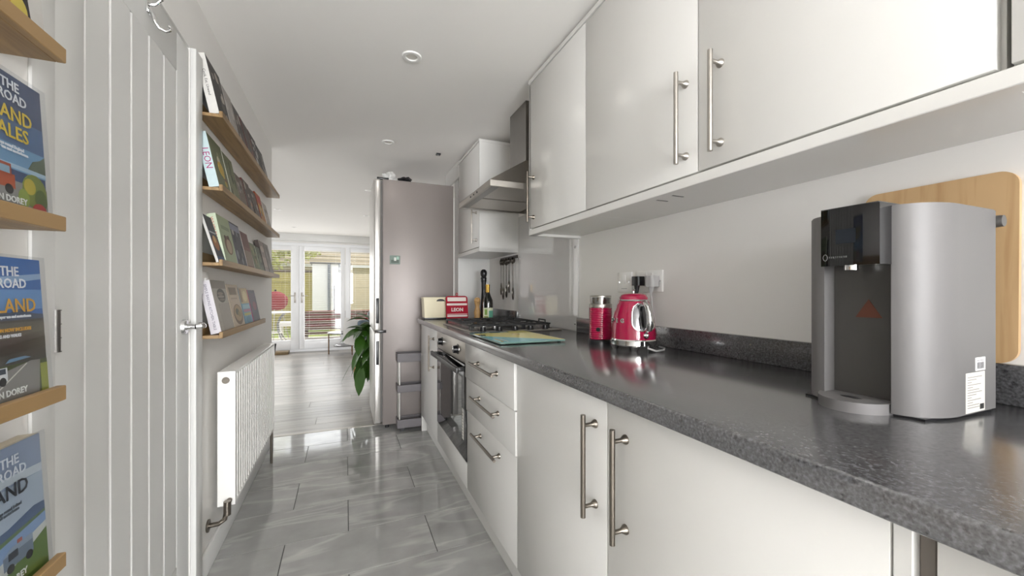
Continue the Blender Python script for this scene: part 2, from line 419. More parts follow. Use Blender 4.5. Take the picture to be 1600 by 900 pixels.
# ------------------------------------------------------------------ internal door in the left wall
d = struct(B().box(XL - .040, XL - .012, 1.018, 1.718, 0.006, 1.938).build('door_1', SATIN))
ORI[d.name] = d.location.copy()
xf = XL - .002
B().box(XL - .012, xf, 1.018, 1.117, 0.006, 1.938, .003).build('stile', SATIN, d)
B().box(XL - .012, xf, 1.614, 1.718, 0.006, 1.938, .003).build('stile', SATIN, d)
B().box(XL - .012, xf, 1.117, 1.614, 1.808, 1.938, .003).build('rail', SATIN, d)
B().box(XL - .012, xf, 1.117, 1.614, 0.006, .20, .003).build('rail', SATIN, d)
for i in range(5):
    y0 = 1.117 + .0994 * i
    B().prism([(y0 + .001, XL - .012), (y0 + .001, xf - .007), (y0 + .006, xf - .001), (y0 + .0934, xf - .001), (y0 + .0984, xf - .007), (y0 + .0984, XL - .012)],
              lambda a, c: (c, a, .20), lambda a, c: (c, a, 1.808)).build('plank', SATIN, d, smooth=False)
hx, hy, hz = xf, 1.668, .974
b = B().cyl((hx, hy, hz), (hx + .009, hy, hz), .026, .024, 32).cyl((hx + .009, hy, hz), (hx + .034, hy, hz), .0105, .009, 20)
b.cyl((hx, hy + .0, hz - .0), (hx + .01, hy, hz), .02, .02, 24)
hd = b.build('door_handle', CHROME, d)
B().tube([(hx + .034, hy, hz), (hx + .044, hy + .004, hz + .001), (hx + .047, hy + .014, hz + .002), (hx + .047, hy + .026, hz + .001), (hx + .048, hy + .036, hz - .002)], [.0105, .0125, .012, .0105, .008], 14).build('lever', CHROME, hd)
for zc in (1.018, 1.72, .25):
    b = B().cyl((XL + .004, 1.014, zc - .038), (XL + .004, 1.014, zc + .038), .007, n=14)
    for kk in range(4): b.cyl((XL + .004, 1.014, zc - .0385 + kk * .0257 - .001), (XL + .004, 1.014, zc - .0385 + kk * .0257 + .001), .0082, n=14)
    b.build('hinge', mat('aged_hinge_steel', '#8a8886', 0.3, 1.0), d)
struct(B().box(XL, XL + .018, 1.724, 1.792, 0, 1.948, .003).build('trim_3', SATIN))   # architrave leg
struct(B().box(XL, XL + .006, .95, 1.010, 0, 1.948, .002).build('trim_4', SATIN))
# chrome hook on the door's top rail
hk = thing('coat_hook', (xf, 1.405, 1.84), 'chrome double coat hook screwed to the top of the white door', 'hook')
B().box(xf, xf + .004, 1.394, 1.416, 1.862, 1.91, .002).build('back_plate', CHROME, hk)
B().tube([(xf + .003, 1.405, 1.875), (xf + .012, 1.405, 1.86), (xf + .016, 1.407, 1.842), (xf + .024, 1.411, 1.829), (xf + .036, 1.417, 1.826), (xf + .045, 1.421, 1.833), (xf + .046, 1.422, 1.842), (xf + .041, 1.42, 1.845)],
         [.005, .005, .0045, .0042, .004, .004, .0035, .003], 10).build('hook_arm', CHROME, hk)
B().tube([(xf + .003, 1.405, 1.885), (xf + .018, 1.405, 1.89), (xf + .03, 1.405, 1.905)], [.005, .0045, .004], 10).ball((xf + .03, 1.405, 1.907), .006).build('hook_arm', CHROME, hk)
# light switch half hidden by the books
sw = thing('light_switch', (XL, 1.86, 1.075), 'white light switch plate behind the books beside the door frame', 'switch')
B().box(XL, XL + .008, 1.815, 1.90, 1.085, 1.17, .003).build('plate', PLW, sw)
B().box(XL + .008, XL + .012, 1.85, 1.865, 1.11, 1.145, .001).build('rocker', PLW, sw)

# ------------------------------------------------------------------ book ledges
XE = -0.424     # outer face of the ledge lip
def ledge(y0, y1, z0, label, seam=None):
    t = thing('book_ledge', (XL, (y0 + y1) / 2, z0), label, 'shelf', 'oak book ledges on the left wall')
    segs = [(y0, y1)] if seam is None else [(y0, seam - .0006), (seam + .0006, y1)]
    for a, c in segs:
        B().box(XL + .001, XE - .012, a, c, z0, z0 + .012, .0008, 1).build('shelf_board', OAK, t)
        B().box(XE - .012, XE, a, c, z0, z0 + .024, .0012, 1).build('front_lip', OAK, t)
        B().box(XL + .001, XL + .011, a, c, z0 + .012, z0 + .05, .0008, 1).build('back_board', OAK, t)
    return t
ZA, ZBk, ZCk, ZD = 1.744, 1.470, 1.190, 0.918
ledge(1.795, 3.19, ZA, 'long oak book ledge, highest of the four beyond the door', 2.52)
ledge(1.795, 3.19, ZBk, 'long oak book ledge holding the pale blue spined book, second from top')
ledge(1.795, 3.19, ZCk, 'long oak book ledge with the pale green book, third from top')
ledge(1.795, 2.66, ZD, 'short oak book ledge just above the white radiator')
ledge(.35, .889, 1.466, 'oak book ledge at the top left picture edge, before the door')
ledge(.35, .889, 1.190, 'oak ledge carrying the England and Wales guide, left of the door')
ledge(.35, .889, 0.914, 'oak ledge carrying the Scotland guide, left of the door')
ledge(.35, .889, 0.640, 'oak ledge carrying the Ireland guide, lowest left of the door')

def ell(cy, cz, ry, rz, n=18): return [(cy + ry * math.cos(2 * math.pi * k / n), cz + rz * math.sin(2 * math.pi * k / n)) for k in range(n)]
def rc(a, c, e, g): return [(a, e), (c, e), (c, g), (a, g)]
def dk(h, k=.86):
    h = h.lstrip('#'); return '#%02x%02x%02x' % tuple(int(int(h[i:i + 2], 16) * k) for i in (0, 2, 4))
def book(y0, z, w, h, th, lean, cover, spine, prints, label, xb=None, spine_text=None, spine_col='#222222', group=None, stsize=.4, rough=0.45, k=.86):
    cover, spine, prints = dk(cover, k), dk(spine, .9), [(dk(c_, k), p_) for c_, p_ in prints]
    xb = XE - .0135 if xb is None else xb
    a = math.radians(lean)
    t = local(thing('book', (xb, y0, z + .0122 + th * math.sin(a)), label, 'book', group, (0, -a, 0)))
    cv, sp = C(cover, rough), C(spine, rough)
    B().box(-th, 0, 0, w, 0, h, .0006, 1).m(0).build('cover', [cv], t)
    B().box(-th + .0015, -.0015, .003, w + .0004, -.0002, h + .0003).build('page_block', PAGES, t)
    B().box(-th - .0002, .0004, -.0008, .0012, .0, h, .0004, 1).build('spine', sp, t)
    if prints:
        b = B(); mats = []; q = 0
        for colr, poly in [(cover, rc(.004, .996, .004, .996))] + prints:
            mt = C(colr, rough)
            if mt not in mats: mats.append(mt)
            q += 1
            b.m(mats.index(mt)).prism([(p[0] * w, p[1] * h) for p in poly], lambda y_, z_: (.0001, y_, z_), lambda y_, z_, e=q: (.0002 + .00008 * e, y_, z_))
        b.build('cover_picture', mats, t, smooth=False)
    if spine_text:
        s = th * stsize
        text('spine_lettering', spine_text[0], s, C(spine_col), t, (-th / 2, -.0010, h * spine_text[1]), 'spine', 'CENTER', .0002, 0)
    return t
GB = ['cook books on the top ledge', 'cook books on the second ledge', 'cook books on the third ledge', 'cook books on the short ledge']
def photo(seed, tones, n=9):
    rr = random.Random(seed); out = []
    for i in range(n):
        cy, cz = rr.uniform(.15, .85), rr.uniform(.12, .85); ry, rz = rr.uniform(.06, .15), rr.uniform(.05, .12)
        out.append((rr.choice(tones), ell(cy, cz, min(ry, cy - .02, .98 - cy), min(rz, cz - .02, .98 - cz), 12)))
    return out
gr = ['#5b5551', '#8d857e', '#332e2c', '#b6aca0', '#6b5546']
# top ledge
book(1.805, ZA, .185, .222, .030, 12, '#3a3634', '#e9e7e2', photo(1, gr), 'white spined cook book with dark photo cover, first on the top ledge', group=GB[0], spine_text=('Cook, Eat, Unwind', .52), spine_col='#333333', stsize=.42)
book(2.0, ZA, .15, .205, .018, 12, '#b9b3ad', '#c8c4be', photo(2, ['#a39c95', '#8d8680', '#cfcac4'], 6), 'pale grey book second on the top ledge', group=GB[0])
book(2.16, ZA, .16, .205, .02, 13, '#45413e', '#55504c', photo(3, gr), 'charcoal grey book third on the top ledge', group=GB[0])
book(2.33, ZA, .17, .20, .024, 13, '#4b4440', '#7d2f30', photo(4, gr + ['#8a4a40']), 'dark book with a dull red spine on the top ledge', group=GB[0])
book(2.51, ZA, .19, .205, .022, 13, '#2c2a2a', '#8a4b48', photo(5, ['#c9c5c0', '#7b7774', '#4d4a49']), 'black and white photo book fifth on the top ledge', group=GB[0])
book(2.71, ZA, .17, .19, .02, 13, '#3b3937', '#2c2a29', photo(6, gr), 'dark book last on the top ledge', group=GB[0])
# second ledge
book(1.805, ZBk, .185, .205, .032, 12, '#6f7654', '#cfe3e8', photo(11, ['#b7a23e', '#8a8d6a', '#474b38', '#c9c3a8', '#7a5a3c']) + [('#c9a83a', ell(.55, .45, .2, .14))], 'pale blue spined LEON book, first on the second ledge', group=GB[1], spine_text=('LEON', .52), spine_col='#a02f6a', stsize=.95)
book(2.0, ZBk, .16, .20, .02, 12, '#7b7f5e', '#e7e9de', photo(12, ['#5a5c40', '#a3a27f', '#3f4030']), 'olive green book with a white spine on the second ledge', group=GB[1])
book(2.17, ZBk, .14, .155, .02, 12, '#6f5f50', '#8a8078', photo(13, gr), 'small brown book third on the second ledge', group=GB[1])
book(2.32, ZBk, .15, .172, .022, 12, '#4a3a32', '#6a3030', photo(14, gr + ['#a8775c']), 'dark brown book with a maroon spine on the second ledge', group=GB[1])
book(2.49, ZBk, .15, .165, .02, 13, '#5b4c40', '#3f3631', photo(15, gr), 'brown photo cover book fifth on the second ledge', group=GB[1])
book(2.66, ZBk, .15, .185, .02, 13, '#b8782e', '#8f3b22', [('#b3261e', rc(.1, .9, .68, .95)), ('#c99a35', rc(.1, .9, .35, .62))] + photo(16, gr, 4), 'orange and red covered book on the second ledge', group=GB[1])
book(2.83, ZBk, .15, .165, .02, 13, '#b9b0a6', '#d3cec7', photo(17, ['#98908a', '#857a70'], 5), 'pale beige book last on the second ledge', group=GB[1])
# third ledge
book(1.80, ZCk, .10, .185, .008, 16, '#2b2f42', '#d8d6d2', [('#23263a', rc(.05, .95, .72, .97)), ('#c9cad2', rc(.1, .9, .63, .66)), ('#a8632a', ell(.5, .42, .35, .16)), ('#d8b27a', ell(.45, .5, .15, .08)), ('#33507a', rc(.05, .95, .04, .13))], 'navy book with orange food photo, first on the third ledge', group=GB[2])
book(1.906, ZCk, .19, .20, .034, 11, '#aebb97', '#d6e3c9', [('#8f9c7b', rc(.2, .85, .72, .8)), ('#7a5a44', ell(.52, .4, .3, .2)), ('#b9a58a', ell(.55, .38, .2, .15)), ('#56402f', ell(.35, .55, .08, .05)), ('#56402f', ell(.62, .57, .08, .05))], 'pale green book with red spine lettering on the third ledge', group=GB[2], spine_text=('WHOLESOME PIES', .55), spine_col='#b3323a', stsize=.55)
book(2.105, ZCk, .18, .205, .026, 12, '#4a4a52', '#a9abc4', photo(21, ['#8d8f94', '#2f3038', '#b9b6ae', '#6f6d68']) + [('#9c9fb3', rc(.05, .95, .82, .96))], 'lavender spined book with grey photo cover on the third ledge', group=GB[2])
book(2.295, ZCk, .16, .19, .018, 12, '#7a4a40', '#d9d3cd', [('#6b3a33', rc(.08, .92, .6, .95)), ('#8d7a66', rc(.08, .92, .1, .5))], 'reddish brown book fourth on the third ledge', group=GB[2])
book(2.465, ZCk, .14, .155, .014, 13, '#6a7049', '#d9dccf', photo(22, ['#8b9466', '#4a5236', '#a08c6a']), 'small green book fifth on the third ledge', group=GB[2])
book(2.615, ZCk, .13, .15, .014, 13, '#5d6450', '#a8ae98', photo(23, ['#7d8468', '#434a38']), 'small grey green book sixth on the third ledge', group=GB[2])
book(2.755, ZCk, .14, .20, .02, 12, '#9a8a80', '#4a3f3a', [('#cdb9ae', ell(.5, .75, .35, .1)), ('#b59f92', rc(.1, .9, .2, .5))], 'tall dusty pink book seventh on the third ledge', group=GB[2])
book(2.905, ZCk, .16, .20, .02, 12, '#857d76', '#5b5550', photo(24, ['#6d655f', '#a39a92'], 6), 'tall grey brown book last on the third ledge', group=GB[2])
# short ledge
book(1.835, ZD, .20, .205, .034, 11, '#b3aca0', '#e3e0e6', [('#8b8478', rc(.0, 1, .84, 1)), ('#a69f93', rc(.22, .98, .03, .55)), ('#4f463d', ell(.55, .70, .28, .14)), ('#8d8375', ell(.5, .74, .2, .03)), ('#9a9082', ell(.52, .68, .22, .025)), ('#7f7568', ell(.55, .62, .2, .02))], 'thick white spined book with sliced onion cover above the radiator', group=GB[3], spine_text=('SIMPLE BAKING KITCHEN TABLE', .5), spine_col='#5a5468', stsize=.36)
book(2.045, ZD, .19, .195, .02, 11, '#c4b096', '#d3c4ae', [('#7d6a52', rc(.15, .8, .76, .93)), ('#a4927a', rc(.2, .75, .66, .69)), ('#6b4e33', ell(.55, .3, .4, .24)), ('#a88f63', ell(.55, .33, .33, .19)), ('#4e4a2c', ell(.5, .36, .16, .08)), ('#8a7a42', ell(.65, .3, .13, .07))], 'beige book with a bowl of food on its cover, short ledge', group=GB[3])
book(2.245, ZD, .17, .18, .018, 11, '#6f9fb5', '#5b7f93', [('#c2ab7e', rc(.0, 1, .58, 1)), ('#e0cf9e', ell(.6, .78, .25, .15)), ('#8a6f4f', rc(.05, .25, .62, .98)), ('#9ac3cf', rc(.1, .9, .44, .55)), ('#b8708a', rc(.1, .9, .35, .42)), ('#b9b25c', rc(.1, .9, .25, .32)), ('#4f8aa3', ell(.5, .13, .28, .1))], 'light blue and yellow book on the short ledge', group=GB[3])
book(2.425, ZD, .17, .172, .02, 11, '#33304a', '#b02a63', [('#4a3350', rc(.1, .9, .5, .9)), ('#7a2f4a', ell(.6, .5, .25, .14)), ('#23283f', rc(.1, .9, .05, .3))], 'dark purple book with a magenta spine, last on the short ledge', group=GB[3])

# the slow travel guides left of the door
def guide(z, h, lines, prints, cover, label):
    w = .20; y0 = .882 - w
    prints = [(c_, [(1 - (1 - p[0]) * .76 if p[0] > 0 else 0, p[1]) for p in pl]) for c_, pl in prints]
    t = book(y0, z, w, h, .026, 3.0, cover, cover, prints, label, group='road trip guides left of the door', rough=.35, xb=XE - .0185, k=1.0)
    for s, size, cz, cl in lines:
        text('cover_lettering', s, size, C(cl), t, (.0022, .535 * w, cz * h), '+X', 'CENTER', .0002, .0003)
    B().box(.0028, .0034, -.004, w + .006, .0, h + .004).build('plastic_sleeve', SLEEVE, t)
    return t
guide(1.190, .205, [('TAKE THE\nSLOW ROAD', .0195, .875, '#e9ecf0'), ('ENGLAND\n& WALES', .0285, .645, '#e6c62e'), ('Inspirational journeys round England\nand Wales by camper van and motorhome', .0062, .465, '#e9ecf0'), ('MARTIN DOREY', .0125, .10, '#f2f2ee')],
      [('#33486f', rc(0, 1, .70, 1)), ('#4a6a94', rc(0, 1, .50, .70)), ('#6f9cc0', rc(0, 1, .32, .50)), ('#a9c3d6', rc(0, 1, .33, .36)), ('#5b6a55', [(.75, .36), (1, .36), (1, .50), (.93, .46), (.82, .43)]), ('#8f8f8c', rc(0, 1, 0, .24)), ('#b4532c', rc(.2, .56, .18, .28)), ('#a8471f', rc(.25, .52, .26, .35)), ('#8fb0c4', rc(.3, .5, .28, .33)), ('#2a2a2a', ell(.48, .17, .05, .035)), ('#7d8a3c', ell(.82, .2, .17, .13)), ('#c4b13e', ell(.75, .23, .08, .06)), ('#55692c', ell(.9, .15, .09, .08)), ('#b5302a', ell(.87, .07, .10, .05)), ('#93a64a', ell(.66, .13, .07, .07))],
      '#3a5078', 'blue England and Wales road guide with autumn leaves on its cover')
guide(.914, .214, [('TAKE THE\nSLOW ROAD', .0195, .86, '#f2f4f6'), ('SCOTLAND', .0285, .665, '#e0a83a'), ('Inspirational journeys by camper van and motorhome', .0058, .595, '#e9ecf0'), ('BRAND NEW EDITION NOW INCLUDES', .0068, .505, '#e0a83a'), ('MORE CAMPING AND WALKS', .006, .465, '#e9ecf0'), ('MARTIN DOREY', .0125, .085, '#f2f2ee')],
      [('#3d70b3', rc(0, 1, .58, 1)), ('#6d9bd0', rc(0, 1, .64, .78)), ('#9bb8d8', [(.3, .80), (1, .86), (1, .90), (.4, .86)]), ('#4b5a72', [(0, .56), (.0, .60), (.25, .60), (.42, .645), (.55, .62), (.68, .645), (.85, .61), (1, .60), (1, .56)]), ('#4a4a44', rc(0, 1, .27, .57)), ('#5e5f55', [(0, .50), (.4, .44), (1, .48), (1, .55), (0, .56)]), ('#3a3c34', [(0, .30), (.5, .34), (1, .36), (1, .44), (.4, .40), (0, .42)]), ('#6e93b0', [(.45, .285), (.78, .30), (.7, .315), (.5, .31)]), ('#4f5a2c', rc(0, 1, .0, .27)), ('#8d8a86', [(.0, .0), (.86, .0), (.90, .27), (.78, .275), (.0, .14)]), ('#d8d5cc', [(.1, .03), (.13, .03), (.72, .26), (.71, .265)]), ('#9aa03c', rc(.90, 1, .03, .24)), ('#eceef0', rc(.12, .36, .17, .31)), ('#e2e4e6', rc(.34, .46, .17, .26)), ('#3a4a58', rc(.36, .44, .22, .255)), ('#222222', ell(.4, .17, .04, .03)), ('#222222', ell(.2, .17, .04, .03))],
      '#39618f', 'blue Scotland road guide with white van and mountain road cover')
guide(.640, .212, [('TAKE THE\nSLOW ROAD', .0195, .855, '#d9dfe6'), ('IRELAND', .0295, .69, '#2a2f38'), ('Inspirational journeys round Ireland\nby camper van and motorhome', .006, .57, '#4a5560'), ('MARTIN DOREY', .0125, .10, '#eef0ee')],
      [('#8f9db5', rc(0, 1, .70, 1)), ('#aab8c8', rc(0, 1, .44, .72)), ('#c4ced6', [(0, .66), (.5, .74), (1, .72), (1, .78), (.4, .80), (0, .74)]), ('#4a6286', [(0, .36), (0, .42), (.5, .45), (.85, .50), (1, .49), (1, .40)]), ('#5f7a52', [(0, .34), (1, .43), (1, .40), (0, .28)]), ('#7f9cc4', [(0, .30), (1, .41), (1, .33), (0, .16)]), ('#c9ccc8', [(0, .16), (1, .34), (1, .29), (.2, .10), (0, .08)]), ('#5d7a35', [(0, .0), (1, .0), (1, .29), (.2, .10), (0, .08)]), ('#6f7f92', rc(.42, .80, .19, .28)), ('#8fa0b4', [(.42, .28), (.8, .28), (.8, .32), (.52, .32)]), ('#2c3440', rc(.48, .6, .24, .29)), ('#a85a4a', rc(.6, .66, .32, .345)), ('#20242a', ell(.5, .185, .045, .03)), ('#20242a', ell(.74, .185, .045, .03))],
      '#8f9db5', 'pale blue Ireland road guide with motorhome and coast cover')
t = book(.68, 1.466, .185, .24, .02, 4, '#2f2a2a', '#2f2a2a', [('#d9d7d2', [(.86, 0), (1, 0), (1, 1), (.7, 1)]), ('#b5872e', ell(.55, .16, .12, .12)), ('#8a2f45', ell(.35, .1, .12, .09)), ('#d8c45a', ell(.72, .1, .09, .08)), ('#e3d7c4', ell(.62, .28, .08, .07)), ('#7a2a3a', ell(.8, .05, .07, .045)), ('#c9a43c', ell(.4, .3, .1, .1))], 'dark book with yellow and plum fruit photo, top left ledge')

# ------------------------------------------------------------------ radiator
ra = thing('radiator', (-.44, 2.43, 0), 'white ribbed panel radiator on the left wall below the short ledge', 'radiator')
RX0, RX1, RY0, RY1, RZ0, RZ1 = -.478, -.418, 1.945, 2.915, .225, .768
b = B(); poly = [(RX0, RY0), (RX0, RY1)]; n = 23; st = (RY1 - RY0 - .03) / n
pr = [(RY1, RX1)]
for i in range(n, 0, -1):
    yb = RY0 + .015 + st * i
    pr += [(yb - .010, RX1), (yb - .013, RX1 - .013), (yb - st + .013, RX1 - .013), (yb - st + .010, RX1)]
pr += [(RY0, RX1)]
poly = [(RY0, RX1 - .018), (RY1, RX1 - .018)] + pr
B().prism(poly, lambda y_, x_: (x_, y_, RZ0 + .012), lambda y_, x_: (x_, y_, RZ1 - .012)).build('front_panel', RADW, ra, smooth=False)
b = B().box(RX0, RX1 + .001, RY0 + .001, RY1 - .001, RZ1 - .014, RZ1, .003)
b.build('top_grille', RADW, ra)
b = B().box(RX1 - .02, RX1 + .001, RY0 + .001, RY1 - .001, RZ0, RZ0 + .014, .003).build('bottom_edge', RADW, ra)
for y_ in (RY0, RY1): B().box(RX0, RX1 + .002, y_ - .002, y_ + .006, RZ0 - .002, RZ1 + .001, .002).build('side_panel', RADW, ra)
B().box(RX0, RX0 + .012, RY0, RY1, RZ0, RZ1 - .01).build('back_panel', RADW, ra)
B().cyl((-.449, RY0 - .001, .733), (-.449, RY0 - .009, .733), .014, .012, 20).box(-.457, -.441, RY0 - .0115, RY0 - .008, .730, .736).build('bleed_valve', NICKEL, ra)
b = B().cyl((-.436, RY0 + .004, .245), (-.436, RY0 - .012, .245), .010).tube([(-.436, RY0 - .012, .245), (-.437, RY0 - .03, .238), (-.44, RY0 - .032, .215), (-.445, RY0 - .032, .185), (-.465, RY0 - .032, .171), (XL + .004, RY0 - .032, .170)], .009, 12)
b.cyl((-.437, RY0 - .032, .255), (-.437, RY0 - .032, .20), .013, n=16).cyl((XL + .001, RY0 - .032, .17), (XL + .006, RY0 - .032, .17), .024, n=24)
b.build('lockshield_valve', NICKEL, ra)
b = B().cyl((-.436, RY1, .735), (-.436, RY1 + .03, .735), .009).cyl((-.436, RY1 + .03, .70), (-.425, RY1 + .03, .765), .019, .016, 20)
b.build('thermostat_valve', BLACK, ra)
B().tube([(-.436, RY1, .245), (-.437, RY1 + .03, .24), (-.437, RY1 + .03, .0)], .008, 10).build('pipe', NICKEL, ra)

# ------------------------------------------------------------------ base units
def bar_handle(name, parent, p, axis, length=.242, posts=.192, off=.035, r=.006, mt=NICKEL):
    """p: centre of the handle on the door face (x is the face)."""
    x, y_, z_ = p; d = Vector((0, 1, 0)) if axis == 'Y' else Vector((0, 0, 1)); c = Vector((x - off, y_, z_))
    b = B().cyl(c - d * length / 2, c + d * length / 2, r, n=20)
    for s in (-1, 1):
        q = Vector((x, y_, z_)) + d * s * posts / 2
        b.lathe([(0, -.0), (.0105, -.0), (.0105, .003), (.0075, .008), (.0048, .013), (.0048, off)], q, 18, (-1, 0, 0))
    return b.build(name, mt, parent)
def door(parent, x, y0, y1, z0, z1, g=.0018, th=.019, bev=.0015):
    return B().box(x, x + th, y0 + g, y1 - g, z0 + g, z1 - g, bev).build('door', GLOSSW, parent)
def base_unit(y0, y1, label, cat='cabinet', mt=CARC):
    t = thing('base_cabinet', (.84, (y0 + y1) / 2, .12), label, cat, 'white base cabinets')
    B().box(XD + .021, XR - .005, y0 + .0005, y1 - .0005, .12, ZTB, .0005, 1).build('body', mt, t)
    return t
zb = .122; zt = ZTB - .004
u1 = base_unit(.2435, 1.281, 'white double base cabinet with two tall bar handles under the worktop')
dd = door(u1, XD, .2435, .7597, zb, zt); bar_handle('handle', dd, (XD, .694, .68), 'Z')
dd = door(u1, XD, .7597, 1.281, zb, zt); bar_handle('handle', dd, (XD, .806, .68), 'Z')
u2 = base_unit(1.281, 1.902, 'white drawer unit with three bar handles beside the oven')
for z0, z1, hz_, dx in ((.674, zt, .775, -.010), (.513, .674, .62, -.005), (zb, .513, .454, 0)):
    dr = B().box(XD + dx, XD + .0195, 1.2835, 1.9, z0 + .002, z1 - .002, .0015).build('drawer', GLOSSW, u2)
    bar_handle('handle', dr, (XD + dx, 1.57, hz_), 'Y', .31, .235)
u3 = base_unit(2.595, 3.19, 'white base cabinet between the oven and the fridge')
dd = door(u3, XD, 2.595, 3.17, zb, zt); bar_handle('handle', dd, (XD, 2.70, .68), 'Z')
B().box(XD, XR - .005, 3.172, 3.19, .0, ZTB).build('end_panel', GLOSSW, u3)
u4 = base_unit(-1.55, .212, 'white base cabinet at the bottom right picture corner')
for a, c in ((-.39, .2098), (-.97, -.39), (-1.55, -.97)):
    dd = door(u4, XD, a, c, zb, zt); bar_handle('handle', dd, (XD, a + .06, .68), 'Z')
fp = tag(B().box(XD, XD + .3, .2262, .2432, zb, zt, .001, 1).build('filler_panel', GLOSSW), 'narrow white filler strip next to the dark gap by the double cabinet', 'panel')
gp = tag(B().box(XD + .012, XD + .3, .2125, .2258, zb, zt, .001, 1).build('filler_panel', mat('brown_grey_edge', '#6f6861', 0.35)), 'dark grey recessed strip between white cabinet fronts at lower right', 'panel')
struct(B().box(XP, XP + .016, -1.55, 3.17, .0, .119, .001, 1).build('trim_5', GLOSSW))  # plinth

# oven
ov = thing('built_in_oven', (.84, 2.248, .12), 'built-in oven with steel control panel and black glass door', 'oven')
B().box(XD + .022, XR - .005, 1.9025, 2.594, .12, ZTB - .002).build('body', mat('oven_steel_case', '#4a4a4a', .4, .8), ov)
B().box(XD - .004, XD + .0215, 1.906, 2.590, .735, ZTB - .004, .002).build('control_panel', STEEL, ov)
for y_ in (2.06, 2.43):
    b = B().lathe([(0, 0), (.026, 0), (.026, .004), (.021, .006), (.019, .026), (.017, .028), (0, .028)], (XD - .004, y_, .79), 28, (-1, 0, 0))
    kn = b.build('knob', BLACK, ov)
    B().box(XD - .0335, XD - .0315, y_ - .001, y_ + .001, .79, .808).build('pointer', PLW, kn)
    B().lathe([(.0225, .0), (.0275, .0), (.0275, .0025), (.0225, .0025), (.0225, 0)], (XD - .004, y_, .79), 28, (-1, 0, 0)).build('bezel', CHROME, kn)
do = B().box(XD - .002, XD + .0215, 1.906, 2.590, .25, .728, .003).build('door', DGLASS, ov)
B().box(XD - .0035, XD - .002, 1.985, 2.50, .33, .66, .0005, 1).build('window', mat('oven_window_glass', '#3a3a3a', 0.02, 0.7), do)
B().box(XD - .048, XD - .034, 1.93, 2.575, .688, .716, .003).box(XD - .036, XD - .001, 1.95, 1.975, .692, .712, .002).box(XD - .036, XD - .001, 2.53, 2.555, .692, .712, .002).build('handle', mat('anthracite_bar', '#3c3b3b', .35, .3), do)
st = B().box(XD - .0029, XD - .0022, 1.955, 2.03, .345, .50).m(1)
for i in range(9): st.box(XD - .0031, XD - .0026, 1.962, 2.022 - (i % 3) * .01, .358 + i * .015, .361 + i * .015)
st.build('energy_label', [C('#dcd9d4'), C('#77736f')], do)
B().box(XD, XD + .019, 1.9045, 2.592, zb, .245, .0015).build('filler_panel', GLOSSW, ov)

# ------------------------------------------------------------------ worktop, upstand, splashback
wt = tag(B().box(XW, XR, -1.55, 3.20, ZTB, ZT, .005, 3).build('worktop', WORKTOP), 'long speckled dark grey worktop along the right wall', 'worktop')
tag(B().box(1.112, XR, -1.55, 1.796, ZT, .959, .002).build('upstand', WORKTOP), 'low speckled grey upstand behind the kettle and water dispenser', 'upstand')
tag(B().box(1.112, XR, 2.578, 3.205, ZT, .959, .002).build('upstand', WORKTOP), 'short grey upstand in the corner behind the bottle', 'upstand')
sp = tag(B().box(1.122, XR - .0003, 1.798, 2.576, ZT + .001, 1.618, .001, 1).build('splashback', SPLASH), 'pale grey glass splashback behind the hob', 'splashback')
for z_ in (.925, 1.33):
    for y_ in (1.825, 2.55): B().lathe([(0, .004), (.004, .003), (.007, 0), (0, 0)], (1.122, y_, z_), 14, (-1, 0, 0)).build('screw', CHROME, sp)
struct(B().box(.855, XR, 3.205, 3.325, 0, ZC).build('wall_stub', SATIN))

# ------------------------------------------------------------------ wall cabinets
def wall_unit(y0, y1, label):
    t = thing('wall_cabinet', (.985, (y0 + y1) / 2, ZU0), label, 'cabinet', 'white wall cabinets')
    B().box(XU + .021, XR - .001, y0 + .0005, y1 - .0005, ZU0 + .012, ZU1 - .012, .0005, 1).build('body', CARC if False else GLOSSW, t)
    return t
zu0, zu1 = ZU0 + .030, ZU1 - .018
w1 = wall_unit(1.2915, 1.78, 'white single wall cabinet next to the extractor hood')
dd = door(w1, XU, 1.2915, 1.792, zu0, zu1); bar_handle('handle', dd, (XU, 1.742, 1.55), 'Z')
B().box(XU, XR - .001, 1.781, 1.795, ZU0, ZU1 - .001).build('end_panel', GLOSSW, w1)
w2 = wall_unit(.251, 1.2915, 'white double wall cabinet above the water dispenser')
dd = door(w2, XU, .7675, 1.2915, zu0, zu1); bar_handle('handle', dd, (XU, .807, 1.55), 'Z', mt=STEEL)
dd = door(w2, XU, .254, .7675, zu0, zu1); bar_handle('handle', dd, (XU, .70, 1.55), 'Z', mt=STEEL)
w3 = wall_unit(-.8, .2455, 'white wall cabinet cut by the top right picture edge')
dd = door(w3, XU, -.28, .2435, zu0, zu1); bar_handle('handle', dd, (XU, -.22, 1.55), 'Z', mt=STEEL)
dd = door(w3, XU, -.8, -.28, zu0, zu1)
b = B().box(XU - .002, XU + .035, -.8, 1.795, ZU0, zu0 - .0035, .0015, 1)
tag(b.build('light_pelmet', GLOSSW), 'white pelmet strip running along the bottom of the wall cabinets', 'pelmet')
tag(B().box(XU - .004, XU + .05, -.8, 1.797, zu1 + .001, ZU1 + .002, .0015, 1).build('cornice', GLOSSW), 'white cornice strip along the top of the near wall cabinets', 'cornice')
w4 = wall_unit(2.60, 3.19, 'white wall cabinet between the hood and the fridge')
dd = door(w4, XU, 2.604, 3.13, zu0, zu1); bar_handle('handle', dd, (XU, 2.66, 1.55), 'Z', mt=PLW if False else STEEL)
B().box(XU, XR - .001, 2.59, 2.604, ZU0, ZU1 - .001).build('end_panel', GLOSSW, w4)
B().box(XU - .002, XR - .001, 2.59, 3.19, ZU0 - .0005, zu0 - .0035, .001, 1).build('pelmet', GLOSSW, w4)
B().box(XU - .004, XR - .001, 2.588, 3.19, zu1 + .001, ZU1 + .002, .001, 1).build('cornice', GLOSSW, w4)
